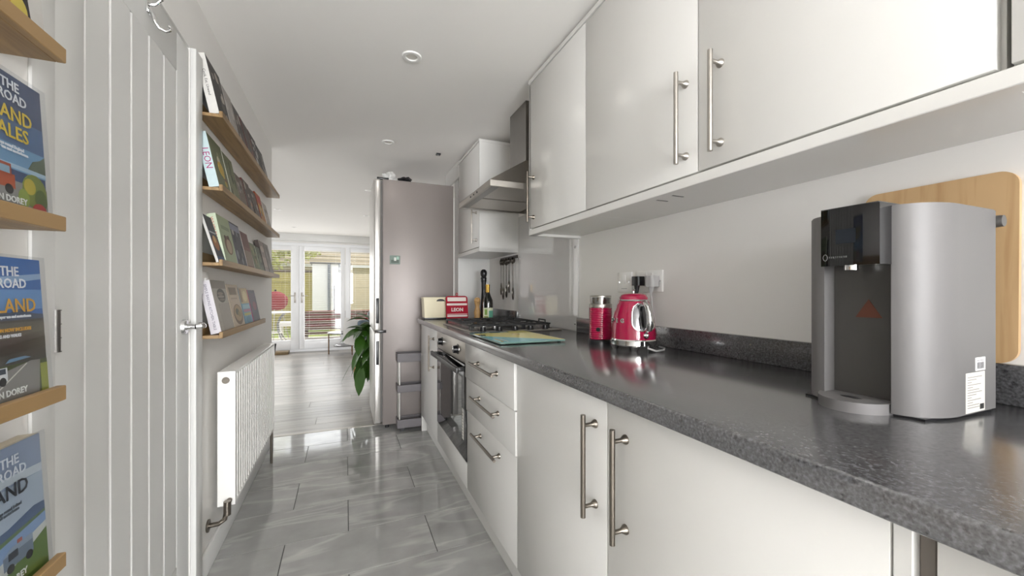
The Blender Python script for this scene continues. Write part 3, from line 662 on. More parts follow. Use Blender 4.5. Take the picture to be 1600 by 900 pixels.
tag(B().box(XU, .854, 3.1325, 3.60, 2.02, ZC - .004, .001, 1).build('filler_panel', GLOSSW), 'white filler panel above the fridge beside the far wall cabinet', 'panel')
for y_ in (.925, .99): B().box(.90, .955, y_, y_ + .006, ZU0 + .0112, ZU0 + .0122).build('ventilation_slot', BLACK, w2)

# ------------------------------------------------------------------ extractor hood
hd = thing('extractor_hood', (.95, 2.185, 1.62), 'stainless steel chimney extractor hood above the hob', 'hood')
HX, HY0, HY1, HZ = .667, 1.886, 2.486, 1.625
b = B()
b.box(HX, XR - .001, HY0, HY0 + .012, HZ, HZ + .032, .001, 1).box(HX, XR - .001, HY1 - .012, HY1, HZ, HZ + .032, .001, 1).box(HX, HX + .012, HY0 + .012, HY1 - .012, HZ, HZ + .032, .001, 1).box(XR - .013, XR - .001, HY0 + .012, HY1 - .012, HZ, HZ + .032)
b.build('canopy_rim', STEEL, hd)
CX, CY0, CY1 = .925, 2.02, 2.25
b = B()
lo = [(HX, HY0), (XR - .001, HY0), (XR - .001, HY1), (HX, HY1)]; hi = [(CX, CY0), (XR - .001, CY0), (XR - .001, CY1), (CX, CY1)]
zl, zh = HZ + .0325, HZ + .20
for k in range(4):
    k2 = (k + 1) % 4
    b.face([(*lo[k], zl), (*lo[k2], zl), (*hi[k2], zh), (*hi[k], zh)])
b.face([(*p, zl) for p in lo]); b.face([(*p, zh) for p in hi])
b.build('canopy', STEEL, hd, smooth=False)
B().box(CX, XR - .001, CY0, CY1, zh, ZC - .001, .001, 1).build('chimney', mat('chimney_steel', '#8f8c88', .3, 1.0), hd)
B().box(HX + .06, XR - .05, HY0 + .03, 2.175, HZ + .006, HZ + .012, .001, 1).build('grease_filter', STEEL, hd)
B().box(HX + .06, XR - .05, 2.195, HY1 - .03, HZ + .006, HZ + .012, .001, 1).build('grease_filter', STEEL, hd)
B().box(HX + .012, HX + .058, HY0 + .012, HY1 - .012, HZ + .004, HZ + .011).build('light_strip', mat('hood_underside', '#8a8884', .35, .9), hd)
for y_ in (2.10, 2.16, 2.22): B().cyl((HX - .003, y_, HZ + .016), (HX, y_, HZ + .016), .005, n=12).build('button', BLACK, hd)

# ------------------------------------------------------------------ hob
hb = thing('gas_hob', (.84, 2.23, ZT), 'stainless steel gas hob with black cast iron pan supports', 'hob')
KX0, KX1, KY0, KY1 = .585, 1.09, 1.905, 2.575
B().box(KX0, KX1, KY0, KY1, ZT, ZT + .006, .003).build('steel_plate', STEEL, hb)
zc = ZT + .006
B().box(.612, 1.072, 1.985, 2.565, zc - .001, zc + .0015, .001, 1).build('enamel_tray', mat('black_enamel', '#141415', .25), hb)
spots = [(.71, 2.13, .036), (.71, 2.45, .028), (.96, 2.13, .028), (.96, 2.45, .036), (.835, 2.29, .046)]
for x_, y_, r_ in spots:
    bu = B().lathe([(0, 0), (r_ + .012, 0), (r_ + .01, .007), (r_, .009), (r_, .017), (r_ - .004, .019), (0, .019)], (x_, y_, zc), 28).build('burner', mat('burner_alloy', '#c2c0bd', .3, .9), hb)
    B().lathe([(0, .0195), (r_ - .003, .0195), (r_ - .003, .024), (r_ - .008, .027), (0, .028)], (x_, y_, zc), 28).build('burner_cap', IRON, bu)
zg = zc + .02
for x0, x1 in ((.605, .755), (.765, .905), (.915, 1.065)):
    b = B(); y0, y1 = 2.0, 2.56
    for a in (x0, x1): b.box(a - .005, a + .005, y0, y1, zg, zg + .009, .0015, 1)
    for y_ in (y0, 2.29, y1): b.box(x0, x1, y_ - .005, y_ + .005, zg, zg + .009, .0015, 1)
    xm = (x0 + x1) / 2
    for y_ in (2.06, 2.2, 2.38, 2.5): b.box(x0 + .005, xm - .018, y_ - .004, y_ + .004, zg, zg + .009, .001, 1).box(xm + .018, x1 - .005, y_ - .004, y_ + .004, zg, zg + .009, .001, 1)
    b.box(xm - .004, xm + .004, y0, y0 + .09, zg, zg + .009, .001, 1).box(xm - .004, xm + .004, y1 - .09, y1, zg, zg + .009, .001, 1)
    for a in (x0, x1):
        for y_ in (y0 + .02, y1 - .02): b.box(a - .005, a + .005, y_ - .006, y_ + .006, zc, zg)
    b.build('pan_support', IRON, hb)
for x_, y_ in ((1.045, 2.50), (1.045, 2.06)):
    B().tube([(x_, y_ - .04, zg), (x_, y_ - .04, zg + .024), (x_, y_ + .04, zg + .024), (x_, y_ + .04, zg)], .004, 8).build('wok_support', IRON, hb)
for x_ in (.65, .74, .83, .92, 1.01):
    B().lathe([(0, 0), (.019, 0), (.017, .004), (.015, .02), (.013, .022), (0, .022)], (x_, 1.95, zc), 22).build('knob', BLACK, hb)

# glass chopping board with beach picture, near the hob
gb = thing('glass_chopping_board', (.70, 1.65, ZT), 'glass chopping board with blue and yellow beach picture beside the hob', 'board')
BX0, BX1, BY0, BY1 = .553, .845, 1.447, 1.87
BO = .0105
for x_ in (BX0 + .02, BX1 - .02):
    for y_ in (BY0 + .02, BY1 - .02): B().cyl((x_, y_, ZT), (x_, y_, ZT + .004), .007, n=14).build('foot', RUBBER, gb)
B().zprism(rrect(BX0, BX1, BY0, BY1, .006), ZT + .004, ZT + .010).build('glass', mat('green_edge_glass', '#66827a', .05), gb)
b = B(); L_ = [C(c, .06) for c in ('#90d2d8', '#f0e68c', '#55808a', '#c9a04a', '#e0dcc8', '#3f5a58')]
def bp(i, pts, e): b.m(i).prism([(BX0 + .002 + (BX1 - BX0 - .004) * p[0], BY0 + .002 + (BY1 - BY0 - .004) * p[1]) for p in pts], lambda x_, y_: (x_, y_, ZT + .0098), lambda x_, y_: (x_, y_, ZT + .0101 + .00008 * e))
bp(0, [(0, 0), (1, 0), (1, .1), (0, .75)], 0); bp(1, [(1, .0), (1, 1), (0, 1), (0, .62), (.9, .03)], 1); bp(2, [(0, .86), (.65, .86), (.65, 1), (0, 1)], 2)
bp(4, [(.25, .88), (.31, .88), (.31, .96), (.25, .96)], 3); bp(4, [(.5, .88), (.62, .88), (.62, .94), (.5, .94)], 3); bp(3, [(.55, .62), (.68, .6), (.7, .68), (.58, .7)], 3); bp(5, [(.0, .62), (.1, .62), (.14, .72), (0, .74)], 3)
bp(3, [(.06, .06), (.09, .06), (.09, .3), (.06, .3)], 3); bp(4, [(.14, .06), (.16, .06), (.16, .26), (.14, .26)], 3)
b.build('beach_picture', L_, gb, smooth=False)

# ------------------------------------------------------------------ things at the far end of the worktop
cb = thing('cream_storage_bin', (.672, 3.10, ZT), 'cream enamel bin with a half round finger hole standing beside the fridge', 'bin')
b = B().prism([(.553, ZT + .012), (.795, ZT + .012), (.80, ZT + .165), (.545, ZT + .165)], lambda x_, z_: (x_, 3.045, z_), lambda x_, z_: (x_, 3.15, z_))
b.build('body', CREAM, cb)
B().box(.541, .803, 3.041, 3.154, ZT + .157, ZT + .168, .003).build('rim', CREAM, cb)
B().box(.552, .796, 3.05, 3.146, ZT, ZT + .013, .001).build('base', BLACK, cb)
B().prism([(.675 + .033 * math.cos(math.pi * k / 12), ZT + .137 + .019 * math.sin(math.pi * k / 12)) for k in range(13)], lambda x_, z_: (x_, 3.0438, z_), lambda x_, z_: (x_, 3.0452, z_)).build('finger_hole', BLACK, cb)

ph = thing('pot_holder', (.788, 2.97, ZT), 'red and white quilted LEON pot holder leaning on the cream bin', 'pot holder')
T0 = lambda x_, z_: (x_, 2.965 + .16 * (z_ - ZT), z_); T1 = lambda x_, z_: (x_, 2.977 + .16 * (z_ - ZT), z_)
PX0, PX1 = .702, .872
def pad(x0, x1, z0, z1, mt, name, e):
    return B().prism(rrect(x0, x1, ZT + z0, ZT + z1, min(.004, (z1 - z0) * .3), 3), lambda x_, z_: (x_, 2.965 - e + .16 * (z_ - ZT), z_), T1).build(name, mt, ph)
B().prism(rrect(PX0, PX1, ZT + .001, ZT + .178, .02), T0, T1).build('pad', REDCLOTH, ph)
pad(PX0 + .012, PX1 - .012, .138, .168, WHITECLOTH, 'white_stripe', .001)
pad(PX0 + .006, PX1 - .006, .106, .122, WHITECLOTH, 'white_stripe', .001)
pad(PX0 + .006, PX1 - .006, .02, .033, WHITECLOTH, 'white_stripe', .001)
pad(PX0 + .006, PX1 - .006, .038, .042, WHITECLOTH, 'white_stripe', .001)
pad(PX0 + .004, PX1 - .004, .126, .134, REDCLOTH, 'binding', .003)
B().tube([(.787, 2.998, ZT + .174), (.783, 3.0, ZT + .195), (.79, 3.001, ZT + .202), (.796, 3.0, ZT + .194), (.795, 2.998, ZT + .174)], .003, 8).build('hanging_loop', REDCLOTH, ph)
text('lettering', 'LEON', .036, WHITECLOTH, ph, (.787, 2.9745, ZT + .073), '-Y', 'CENTER', .0012, .0012)

def lathe_thing(name, loc, label, cat, parts, group=None, n=28):
    t = thing(name, loc, label, cat, group)
    for nm, prof, mt in parts: B().lathe(prof, loc, n).build(nm, mt, t)
    return t
lathe_thing('pepper_mill', (.915, 2.875, ZT), 'short pale wooden pepper mill beside the red pot holder', 'mill', [
    ('body', [(0, 0), (.029, 0), (.029, .008), (.024, .016), (.022, .03), (.0255, .05), (.025, .062), (.017, .09), (.0155, .102), (.021, .122), (.023, .13), (0, .13)], MILLW),
    ('head', [(0, .131), (.021, .131), (.025, .142), (.0235, .155), (.014, .166), (0, .168)], MILLW),
    ('top_nut', [(0, .168), (.005, .168), (.006, .174), (.004, .179), (0, .18)], STEEL)])
lathe_thing('pepper_mill', (.984, 2.93, ZT), 'tall glossy black pepper mill behind the dark bottle', 'mill', [
    ('body', [(0, 0), (.031, 0), (.031, .012), (.026, .03), (.025, .09), (.021, .16), (.018, .22), (.019, .28), (.023, .30), (0, .30)], BLACK),
    ('head', [(0, .301), (.022, .301), (.024, .315), (.019, .325), (.024, .34), (.026, .355), (.022, .372), (.012, .382), (0, .384)], BLACK)])
bo = lathe_thing('oil_bottle', (.950, 2.735, ZT), 'dark oil bottle with gold neck and green label behind the hob', 'bottle', [
    ('glass', [(0, 0), (.036, 0), (.0375, .004), (.0375, .125), (.035, .15), (.022, .18), (.0145, .20), (.0135, .235), (0, .235)], BOTTLE),
    ('neck_foil', [(.0142, .205), (.0146, .207), (.0142, .25), (.0155, .251), (.0155, .262), (0, .263)], mat('gold_foil', '#b08a3e', .35, .7))])
def wrap(parent, c, r, a0, a1, z0, z1, mt, name, n=10):
    b = B()
    for k in range(n):
        t0, t1 = R(a0 + (a1 - a0) * k / n), R(a0 + (a1 - a0) * (k + 1) / n)
        p = [(c[0] + r * math.cos(t), c[1] + r * math.sin(t)) for t in (t0, t1)]
        q = [(c[0] + (r - .0006) * math.cos(t), c[1] + (r - .0006) * math.sin(t)) for t in (t0, t1)]
        b.face([(*p[0], z0), (*p[1], z0), (*p[1], z1), (*p[0], z1)]).face([(*p[0], z1), (*p[1], z1), (*q[1], z1), (*q[0], z1)])
    return b.build(name, mt, parent, recalc=False)
wrap(bo, (.950, 2.735), .0381, 190, 325, ZT + .02, ZT + .095, C('#cfd2b4'), 'paper_label', 16)
wrap(bo, (.950, 2.735), .0384, 262, 322, ZT + .022, ZT + .075, C('#5f9c86'), 'label_print', 10)
wrap(bo, (.950, 2.735), .0384, 215, 245, ZT + .045, ZT + .085, C('#7d9a4e'), 'label_print', 8)
wrap(bo, (.950, 2.735), .0384, 205, 255, ZT + .026, ZT + .036, C('#8f9a5a'), 'label_print', 8)

# hanging measuring spoons
rail = tag(B().box(1.118, 1.1295, 2.60, 2.92, 1.335, 1.357, .001, 1).build('utensil_rail', mat('rail_steel', '#5e5a57', .35, .8)), 'dark metal rail on the wall under the far wall cabinet', 'rail')
spoons = [(2.612, .31, .024, 'rightmost hanging metal utensil nearest the glass splashback'), (2.675, .26, .022, 'second hanging metal utensil from the glass splashback'), (2.735, .295, .026, 'third hanging metal utensil from the glass splashback'), (2.79, .31, .024, 'fourth hanging metal utensil from the glass splashback'), (2.845, .275, .022, 'leftmost hanging metal utensil, nearest the black mill')]
for i, (y_, ln, r_, lb) in enumerate(spoons):
    x_ = 1.098 - .004 * (i % 2)
    SPM = mat('dark_polished_steel', '#77726e', .12, 1.0); t = thing('measuring_spoon', (x_, y_, 1.345 - ln), lb, 'utensil', 'metal utensils hanging under the far wall cabinet')
    zt_ = 1.345
    B().tube([(1.117, y_, zt_ - .004), (x_ - .004, y_, zt_ - .004), (x_ - .008, y_, zt_ + .004)], .0022, 8).build('hook', SPM, t)
    B().lathe([(r_, 0), (r_ * .98, .004), (r_ * .8, .012), (r_ * .45, .018), (0, .02), (0, .018), (r_ * .42, .016), (r_ * .75, .011), (r_ * .92, .003), (r_, 0)], (x_ - .006, y_, zt_ - r_ - .004), 22, (1, 0, 0)).build('bowl', SPM, t)
    z1_ = zt_ - 2 * r_ - .002; z2_ = zt_ - ln
    B().box(x_ - .0035, x_ - .0015, y_ - .006, y_ + .006, z2_ + .085, z1_, .0006, 1).build('stem', SPM, t)
    lp = [(x_ - .0025, y_ + .0105 * math.cos(a), z2_ + .045 + (.045 if math.sin(a) > 0 else .04) * math.sin(a)) for a in [2 * math.pi * k / 24 for k in range(24)]]
    B().tube(lp, .0042, 8, True).build('handle_loop', SPM, t)

# ------------------------------------------------------------------ sockets
def screw(parent, y_, z_, x_=1.121): B().cyl((x_ + .001, y_, z_), (x_ - .0006, y_, z_), .0035, n=12).build('screw', CHROME, parent)
s1 = thing('fused_switch', (1.13, 1.42, 1.09), 'white single switch plate on the wall above the red frother', 'switch')
B().box(1.121, 1.1298, 1.373, 1.465, 1.092, 1.178, .003).build('plate', PLW, s1)
B().box(1.1175, 1.121, 1.408, 1.43, 1.128, 1.165, .0015).build('rocker', PLW, s1)
B().box(1.1205, 1.121, 1.40, 1.438, 1.105, 1.109).build('fuse_cover', PLG, s1)
for y_ in (1.387, 1.451): screw(s1, y_, 1.135)
s2 = thing('double_socket', (1.13, 1.268, 1.09), 'white double wall socket above the red kettle', 'socket')
B().box(1.121, 1.1298, 1.193, 1.343, 1.092, 1.178, .003).build('plate', PLW, s2)
for y_ in (1.25, 1.286): B().box(1.1175, 1.121, y_ - .008, y_ + .008, 1.15, 1.168, .001).build('rocker', PLW, s2)
for y_ in (1.205, 1.33): screw(s2, y_, 1.135)
pg1 = thing('plug', (1.10, 1.305, 1.10), 'black plug in the left side of the double socket', 'plug')
B().zprism(rrect(1.081, 1.121, 1.283, 1.328, .012), 1.118, 1.155).build('body', BLACK, pg1)
B().cyl((1.095, 1.305, 1.12), (1.093, 1.305, 1.085), .012, .006, 14).build('cord_grip', BLACK, pg1)
B().tube([(1.093, 1.305, 1.09), (1.09, 1.306, 1.03), (1.085, 1.31, .96), (1.07, 1.32, .90), (1.04, 1.33, ZT + .005), (1.0, 1.335, ZT + .005)], .0032, 8).build('cable', BLACK, pg1)
pg2 = thing('plug', (1.10, 1.222, 1.10), 'grey plug in the right side of the double socket', 'plug')
B().zprism(rrect(1.079, 1.121, 1.199, 1.247, .014), 1.112, 1.155).build('body', PLG, pg2)
B().cyl((1.095, 1.222, 1.114), (1.093, 1.222, 1.09), .012, .006, 14).build('cord_grip', PLG, pg2)
B().tube([(1.093, 1.222, 1.095), (1.09, 1.215, 1.05), (1.088, 1.20, .99), (1.082, 1.19, .93), (1.07, 1.19, .895), (1.05, 1.19, ZT + .005)], .0035, 8).build('cable', PLG, pg2)

# ------------------------------------------------------------------ kettle
kc = Vector((.967, 1.171, ZT))
ke = thing('kettle', kc, 'glossy raspberry red retro kettle with chrome handle and base', 'kettle')
B().lathe([(0, .016), (.080, .016), (.083, .02), (.083, .036), (.080, .04), (0, .04)], kc, 48).build('chrome_base', CHROME, ke)
for k in range(4):
    a = R(45 + 90 * k + 8); dx, dy = math.cos(a), math.sin(a)
    B().cyl(kc + Vector((dx * .064, dy * .064, 0)), kc + Vector((dx * .066, dy * .066, .017)), .011, .017, 18).build('foot', CHROME, ke)
prof = [(0, .04), (.079, .04), (.0785, .06), (.076, .085), (.072, .11), (.0665, .135), (.060, .158), (.054, .172), (.053, .174), (0, .174)]
B().lathe(prof, kc, 56).build('body', RED, ke)
B().lathe([(0, .1745), (.053, .1745), (.0545, .177), (.053, .1795), (0, .1795)], kc, 48).build('rim_ring', CHROME, ke)
B().lathe([(0, .18), (.051, .18), (.050, .187), (.044, .196), (.034, .201), (0, .203)], kc, 48).build('lid', RED, ke)
B().cyl(kc + Vector((0, 0, .203)), kc + Vector((0, 0, .212)), .003, n=12).ball(kc + Vector((0, 0, .214)), .006, (1, 1, .5)).build('lid_knob', CHROME, ke)
hdv = Vector((-.16, -.987, 0)).normalized(); hsd = Vector((-hdv.y, hdv.x, 0))
def kp(rad, side, z): return kc + hdv * rad + hsd * side + Vector((0, 0, z))
# chrome recess plate behind the handle
b = B(); nz, ns = 10, 8
def krad(z):
    for (r0, z0), (r1, z1) in zip(prof[1:], prof[2:]):
        if z0 <= z <= z1: return r0 + (r1 - r0) * (z - z0) / (z1 - z0)
    return .053
grid = []
for i in range(nz + 1):
    z_ = .072 + .093 * i / nz; e = abs(2 * i / nz - 1); hw = .6 * math.sqrt(max(.25, 1 - e ** 4 * .75))
    grid.append([kc + Matrix.Rotation(hw * (2 * j / ns - 1), 3, 'Z') @ (hdv * (krad(z_) + .0012)) + Vector((0, 0, z_)) for j in range(ns + 1)])
gv = [[b.bm.verts.new(p) for p in row] for row in grid]
for i in range(nz):
    for j in range(ns): b.bm.faces.new((gv[i][j], gv[i][j + 1], gv[i + 1][j + 1], gv[i + 1][j]))
b.build('handle_plate', mat('dark_chrome', '#6d6d6f', .08, 1.0), ke)
b = B()
bord = gv = [grid[0][j] for j in range(ns + 1)] + [grid[i][ns] for i in range(1, nz + 1)] + [grid[nz][j] for j in range(ns - 1, -1, -1)] + [grid[i][0] for i in range(nz - 1, 0, -1)]
B().tube(bord, .003, 8, True).build('handle_trim', CHROME, ke)
b.bm.free()
B().tube([kp(.050, 0, .163), kp(.078, 0, .166), kp(.094, 0, .155), kp(.103, 0, .13), kp(.106, 0, .10), kp(.100, 0, .08), kp(.078, 0, .072)], [.008, .0105, .0115, .0115, .0115, .0105, .009], 16).build('handle', CHROME, ke)
B().cyl(kp(.077, 0, .055), kp(.084, 0, .055), .011, .010, 20).ball(kp(.088, 0, .057), .0065, (1, 1, 1.2)).build('switch_lever', CHROME, ke)
B().prism([(-.016, .150), (.016, .150), (.012, .172), (-.012, .172)], lambda s_, z_: kp(-.055, s_, z_), lambda s_, z_: kp(-.078, s_ * .5, z_ + .004)).build('spout', RED, ke)
B().tube([kp(.075, .01, .012), kp(.095, .03, .004), kp(.08, .07, .0045), kp(.04, .10, .0045), kp(0, .105, .0045)], .0033, 8).build('cable', PLG, ke)
base_a = math.atan2(-1.171, -.967)
for ch, da in (('s', -86), ('m', -68), ('e', -48), ('g', -30)):
    a = base_a + R(da); n_ = Vector((math.cos(a), math.sin(a), 0)); tx = Vector((-math.sin(a), math.cos(a), 0))
    m3 = Matrix((tx, (0, 0, 1), n_)).transposed()
    text('lettering', ch.upper(), .020, CHROME, ke, kc + n_ * .0755 + Vector((0, 0, .105)), None, 'CENTER', .0012, .0008, 1.0, m3)

# milk frother
fc = Vector((.946, 1.345, ZT))
fr = thing('milk_frother', fc, 'red ribbed milk frother with steel top beside the kettle', 'frother')
B().lathe([(0, 0), (.05, 0), (.05, .012), (.046, .018), (0, .018)], fc, 40).build('base', BLACK, fr)
pf = [(0, .018)]
for i in range(15):
    z_ = .02 + i * .0083; pf += [(.0445, z_), (.0455, z_ + .002), (.0455, z_ + .0062), (.0445, z_ + .008)]
pf += [(0, .1455)]
B().lathe(pf, fc, 44).build('body', RED, fr)
B().lathe([(0, .146), (.0445, .146), (.0445, .158), (.042, .16), (0, .16)], fc, 40).build('steel_collar', STEEL, fr)
B().lathe([(.041, .16), (.042, .186), (.040, .186), (.039, .1605)], fc, 40).build('glass_lid', CGLASS, fr)
B().lathe([(0, .187), (.0425, .187), (.0425, .191), (.040, .193), (0, .193)], fc, 40).build('lid_rim', STEEL, fr)
B().lathe([(0, .161), (.036, .161), (.036, .184), (0, .186)], fc, 32).build('inner_cap', mat('smoke_cap', '#8f8a86', .2, .7), fr)
av = Vector((-.72, -.69, 0)).normalized()
B().cyl(fc + av * .0445 + Vector((0, 0, .06)), fc + av * .0485 + Vector((0, 0, .06)), .008, n=20).build('button', BLACK, fr)

# ------------------------------------------------------------------ water dispenser
wd = thing('water_dispenser', (.93, .42, ZT), 'silver water dispenser with black tap head on the worktop', 'dispenser')
def tower(sign):
    yc = .42
    arc = []
    for k in range(11):
        t = math.pi / 2 * k / 10
        arc.append((.917 - .081 * math.cos(t), yc + sign * (.05 + .052 * math.sin(t))))
    return arc + [(1.045, yc + sign * .102), (1.045, yc + sign * .05)]
ZD0, ZD1 = ZT + .004, 1.2345
for sg in (-1, 1):
    B().zprism(tower(sg), ZD0, ZD1 - .002).build('side_shell', SILVER, wd)
    sh = [(p[0] * .996 + .004, .42 + (p[1] - .42) * .985) for p in tower(sg)]
    B().zprism(sh, ZD1 - .002, ZD1).build('top_edge', SILVER, wd)
B().zprism([(.845, .331), (1.05, .324), (1.05, .516), (.845, .509)], ZT, ZD0).build('base', BLACK, wd)
B().box(.866, 1.045, .3705, .4695, ZD0, ZD1 - .003).build('recess_panel', mat('dark_grey_recess', '#4d4b49', .3, .3), wd)
B().box(1.0455, 1.07, .324, .516, ZD0, ZD1 - .002, .006).build('tank_back', mat('smoked_tank', '#2d2e30', .15), wd)
hp = [(.90, .369)]
for k in range(9):
    t = -1 + 2 * k / 8; hp.append((.797 + .005 * t * t, .413 + .0435 * t))
hp.append((.90, .457))
B().zprism(hp, 1.137, 1.238).build('tap_head', DGLASS, wd)
B().zprism([(.801, .371), (.801, .456), (.90, .456), (.90, .371)], 1.238, 1.2395).build('head_cap', mat('head_cap_grey', '#4a4a4b', .3), wd)
B().cyl((.835, .425, 1.137), (.835, .425, 1.130), .011, n=20).build('nozzle', CHROME, wd)
B().tube([(.7965, (.4465) + .0035 * math.cos(2 * math.pi * k / 12), 1.152 + .0055 * math.sin(2 * math.pi * k / 12)) for k in range(12)], .0004, 5, True).build('drop_emblem', C('#7a7a7a'), wd)
for k in range(9): B().box(.7962, .7968, .4405 - k * .0032, .4387 - k * .0032, 1.1505, 1.1535).build('display_mark', C('#5a5a5a'), wd)
B().box(.7962, .7968, .40, .43, 1.175, 1.20).build('display', C('#20242a', .05), wd)
B().prism([(.395, 1.045), (.435, 1.045), (.415, 1.078)], lambda y_, z_: (.8655, y_, z_), lambda y_, z_: (.8662, y_, z_)).build('warning_label', C('#5f3a2e'), wd)
b = B()
dp = [(.852 - .064 * math.cos(2 * math.pi * k / 40), .425 + .054 * math.sin(2 * math.pi * k / 40)) for k in range(40)]
dp = [(min(x_, .8655), y_) for x_, y_ in dp]
B().zprism(dp, ZT, ZT + .0185).build('drip_tray', SILVER, wd)
B().zprism([(.832 + .008 * math.cos(2 * math.pi * k / 16), .425 + .016 * math.sin(2 * math.pi * k / 16)) for k in range(16)], ZT + .0184, ZT + .0188).build('drain_slot', BLACK, wd)
YS = .318
lb = B().box(.937, 1.003, YS - .0006, YS + .0002, ZD0 + .002, ZD0 + .068).m(1)
for i in range(13):
    lb.box(.942, .942 + (.05, .03, .014, .046, .018, .04)[i % 6], YS - .0009, YS - .0005, ZD0 + .060 - i * .0042, ZD0 + .0612 - i * .0042)
lb.m(2).box(.985, .999, YS - .0009, YS - .0005, ZD0 + .005, ZD0 + .014)
lb.build('rating_label', [C('#cfccc5'), C('#8a8782'), C('#3a3a3a')], wd)
lb = B().box(.97, 1.004, YS - .0007, YS + .0002, ZD0 + .070, ZD0 + .092).m(1)
for i in range(9): lb.box(.975 + i * .0028, .9763 + i * .0028, YS - .001, YS - .0006, ZD0 + .073, ZD0 + .084)
lb.box(.974, .999, YS - .001, YS - .0006, ZD0 + .0865, ZD0 + .0875)
lb.build('barcode_label', [C('#eceae8'), C('#55555a')], wd)
B().cyl((1.058, .3245, 1.215), (1.058, .312, 1.215), .011, .010, 20).build('lid_catch', mat('catch_grey', '#6d6b69', .3, .5), wd)

# bamboo chopping board leaning on the wall, standing on the upstand
cbd = thing('chopping_board', (1.118, .427, .959), 'bamboo chopping board with rounded corners leaning on the wall', 'board')
B().prism(rrect(.312, .545, .9595, 1.314, .026, 8), lambda y_, z_: (1.114 + .006 * (z_ - .96) / .35, y_, z_), lambda y_, z_: (1.1238 + .006 * (z_ - .96) / .35, y_, z_)).build('board', BAMBOO, cbd)

# ------------------------------------------------------------------ fridge and slim trolley
fg = thing('fridge_freezer', (.55, 3.64, 0), 'tall grey fridge freezer beyond the end of the worktop', 'fridge')
FX0, FX1, FY0, FY1, FZ = .272, .85, 3.335, 3.93, 1.997
B().box(FX0, FX1, FY0, FY1, .03, FZ, .006).build('body', FRIDGE, fg)
for z0, z1 in ((.045, .775), (.785, FZ - .004)):
    dr = B().box(.205, FX0 - .012, FY0 - .004, FY1 + .004, z0, z1, .012, 3).build('door', FRIDGED, fg)
    zz = (z1 - .26, z1 - .07) if z0 < .1 else (z0 + .06, z0 + .26)
    B().box(.222, .244, FY0 - .0055, FY0 - .003, zz[0], zz[1], .003).build('grip', BLACK, dr)
    B().box(FX0 - .012, FX0, FY0 + .012, FY1 - .012, z0 + .01, z1 - .01).build('seal', mat('seal_grey', '#6e6b69', .7), dr)
B().box(.23, .30, FY0 - .003, FY0 + .02, .768, .79, .002).box(.23, .32, FY0, FY0 + .03, FZ - .004, FZ + .012, .002).build('hinge', BLACK, fg)
for x_ in (.31, .80):
    for y_ in (3.38, 3.88): B().cyl((x_, y_, 0), (x_, y_, .03), .018, n=14).build('foot', BLACK, fg)
mg = tag(B().box(.327, .407, FY0 - .0035, FY0 - .0004, 1.318, 1.388, .001, 1).build('fridge_magnet', C('#7f8f86')), 'small square picture magnet on the grey fridge side', 'magnet')
b = B().box(.337, .397, FY0 - .0042, FY0 - .0034, 1.328, 1.352).m(1).box(.36, .377, FY0 - .0045, FY0 - .0034, 1.345, 1.372).m(2).box(.38, .398, FY0 - .0043, FY0 - .0034, 1.356, 1.38)
b.build('magnet_picture', [C('#5f6b62'), C('#d5d8d2'), C('#a3c2b4')], mg)
# crumpled things on the fridge
def crumple(name, c, r, sc, mt, label, cat, seed, amp=.35):
    rr = random.Random(seed); b = B()
    vs = bmesh.ops.create_icosphere(b.bm, subdivisions=3, radius=1, matrix=Matrix.Identity(4))['verts']
    ph_ = [(Vector((rr.uniform(-1, 1), rr.uniform(-1, 1), rr.uniform(-1, 1))).normalized(), rr.uniform(3, 8), rr.uniform(0, 6)) for _ in range(7)]
    for v in vs:
        k_ = 1 + amp * sum(math.sin(v.co.dot(d_) * f_ + p_) for d_, f_, p_ in ph_) / 4
        v.co = Vector((v.co.x * sc[0], v.co.y * sc[1], v.co.z * sc[2])) * r * k_
    zm = min(v.co.z for v in vs)
    for v in vs: v.co += Vector((c[0], c[1], c[2] - zm))
    return tag(b.build(name, mt, ang=20), label, cat)
crumple('plastic_bag', (.335, 3.47, FZ + .001), .05, (1.0, 1.0, .8), mat('crinkled_clear_bag', '#dddddb', .12, var=.1, scale=40), 'crumpled clear plastic bag on the front corner of the fridge top', 'bag', 3, .6)
crumple('cloth_bundle', (.46, 3.46, FZ + .001), .042, (1.2, .8, .7), BLACK, 'small crumpled black bundle on top of the fridge', 'cloth', 5, .5)
gv_ = thing('glass_vase', (.315, 3.62, FZ + .001), 'thin clear glass stem standing on top of the fridge', 'glass')
B().lathe([(0, 0), (.03, 0), (.028, .004), (.006, .01), (.005, .07), (.014, .085), (.022, .1), (.0215, .1), (.013, .086), (0, .075)], (.315, 3.62, FZ + .001), 20).build('glass', CGLASS, gv_)

ct = thing('storage_trolley', (.62, 3.262, 0), 'slim grey three tier trolley between the base cabinet and fridge', 'trolley')
TX0, TX1, TY0, TY1 = .372, .84, 3.206, 3.322
for z0, z1 in ((.545, .612), (.308, .365), (.03, .095)):
    b = B().box(TX0, TX1, TY0, TY1, z0, z0 + .008, .001, 1)
    b.box(TX0, TX1, TY0, TY0 + .005, z0 + .008, z1, .001, 1).box(TX0, TX1, TY1 - .005, TY1, z0 + .008, z1, .001, 1).box(TX0, TX0 + .005, TY0 + .005, TY1 - .005, z0 + .008, z1, .001, 1).box(TX1 - .005, TX1, TY0 + .005, TY1 - .005, z0 + .008, z1, .001, 1)
    b.build('tray', CART, ct)
for x_ in (TX0 + .018, TX1 - .018):
    for y_ in (TY0 + .018, TY1 - .018): B().cyl((x_, y_, .09), (x_, y_, .55), .0075, n=12).build('post', FRIDGED, ct)
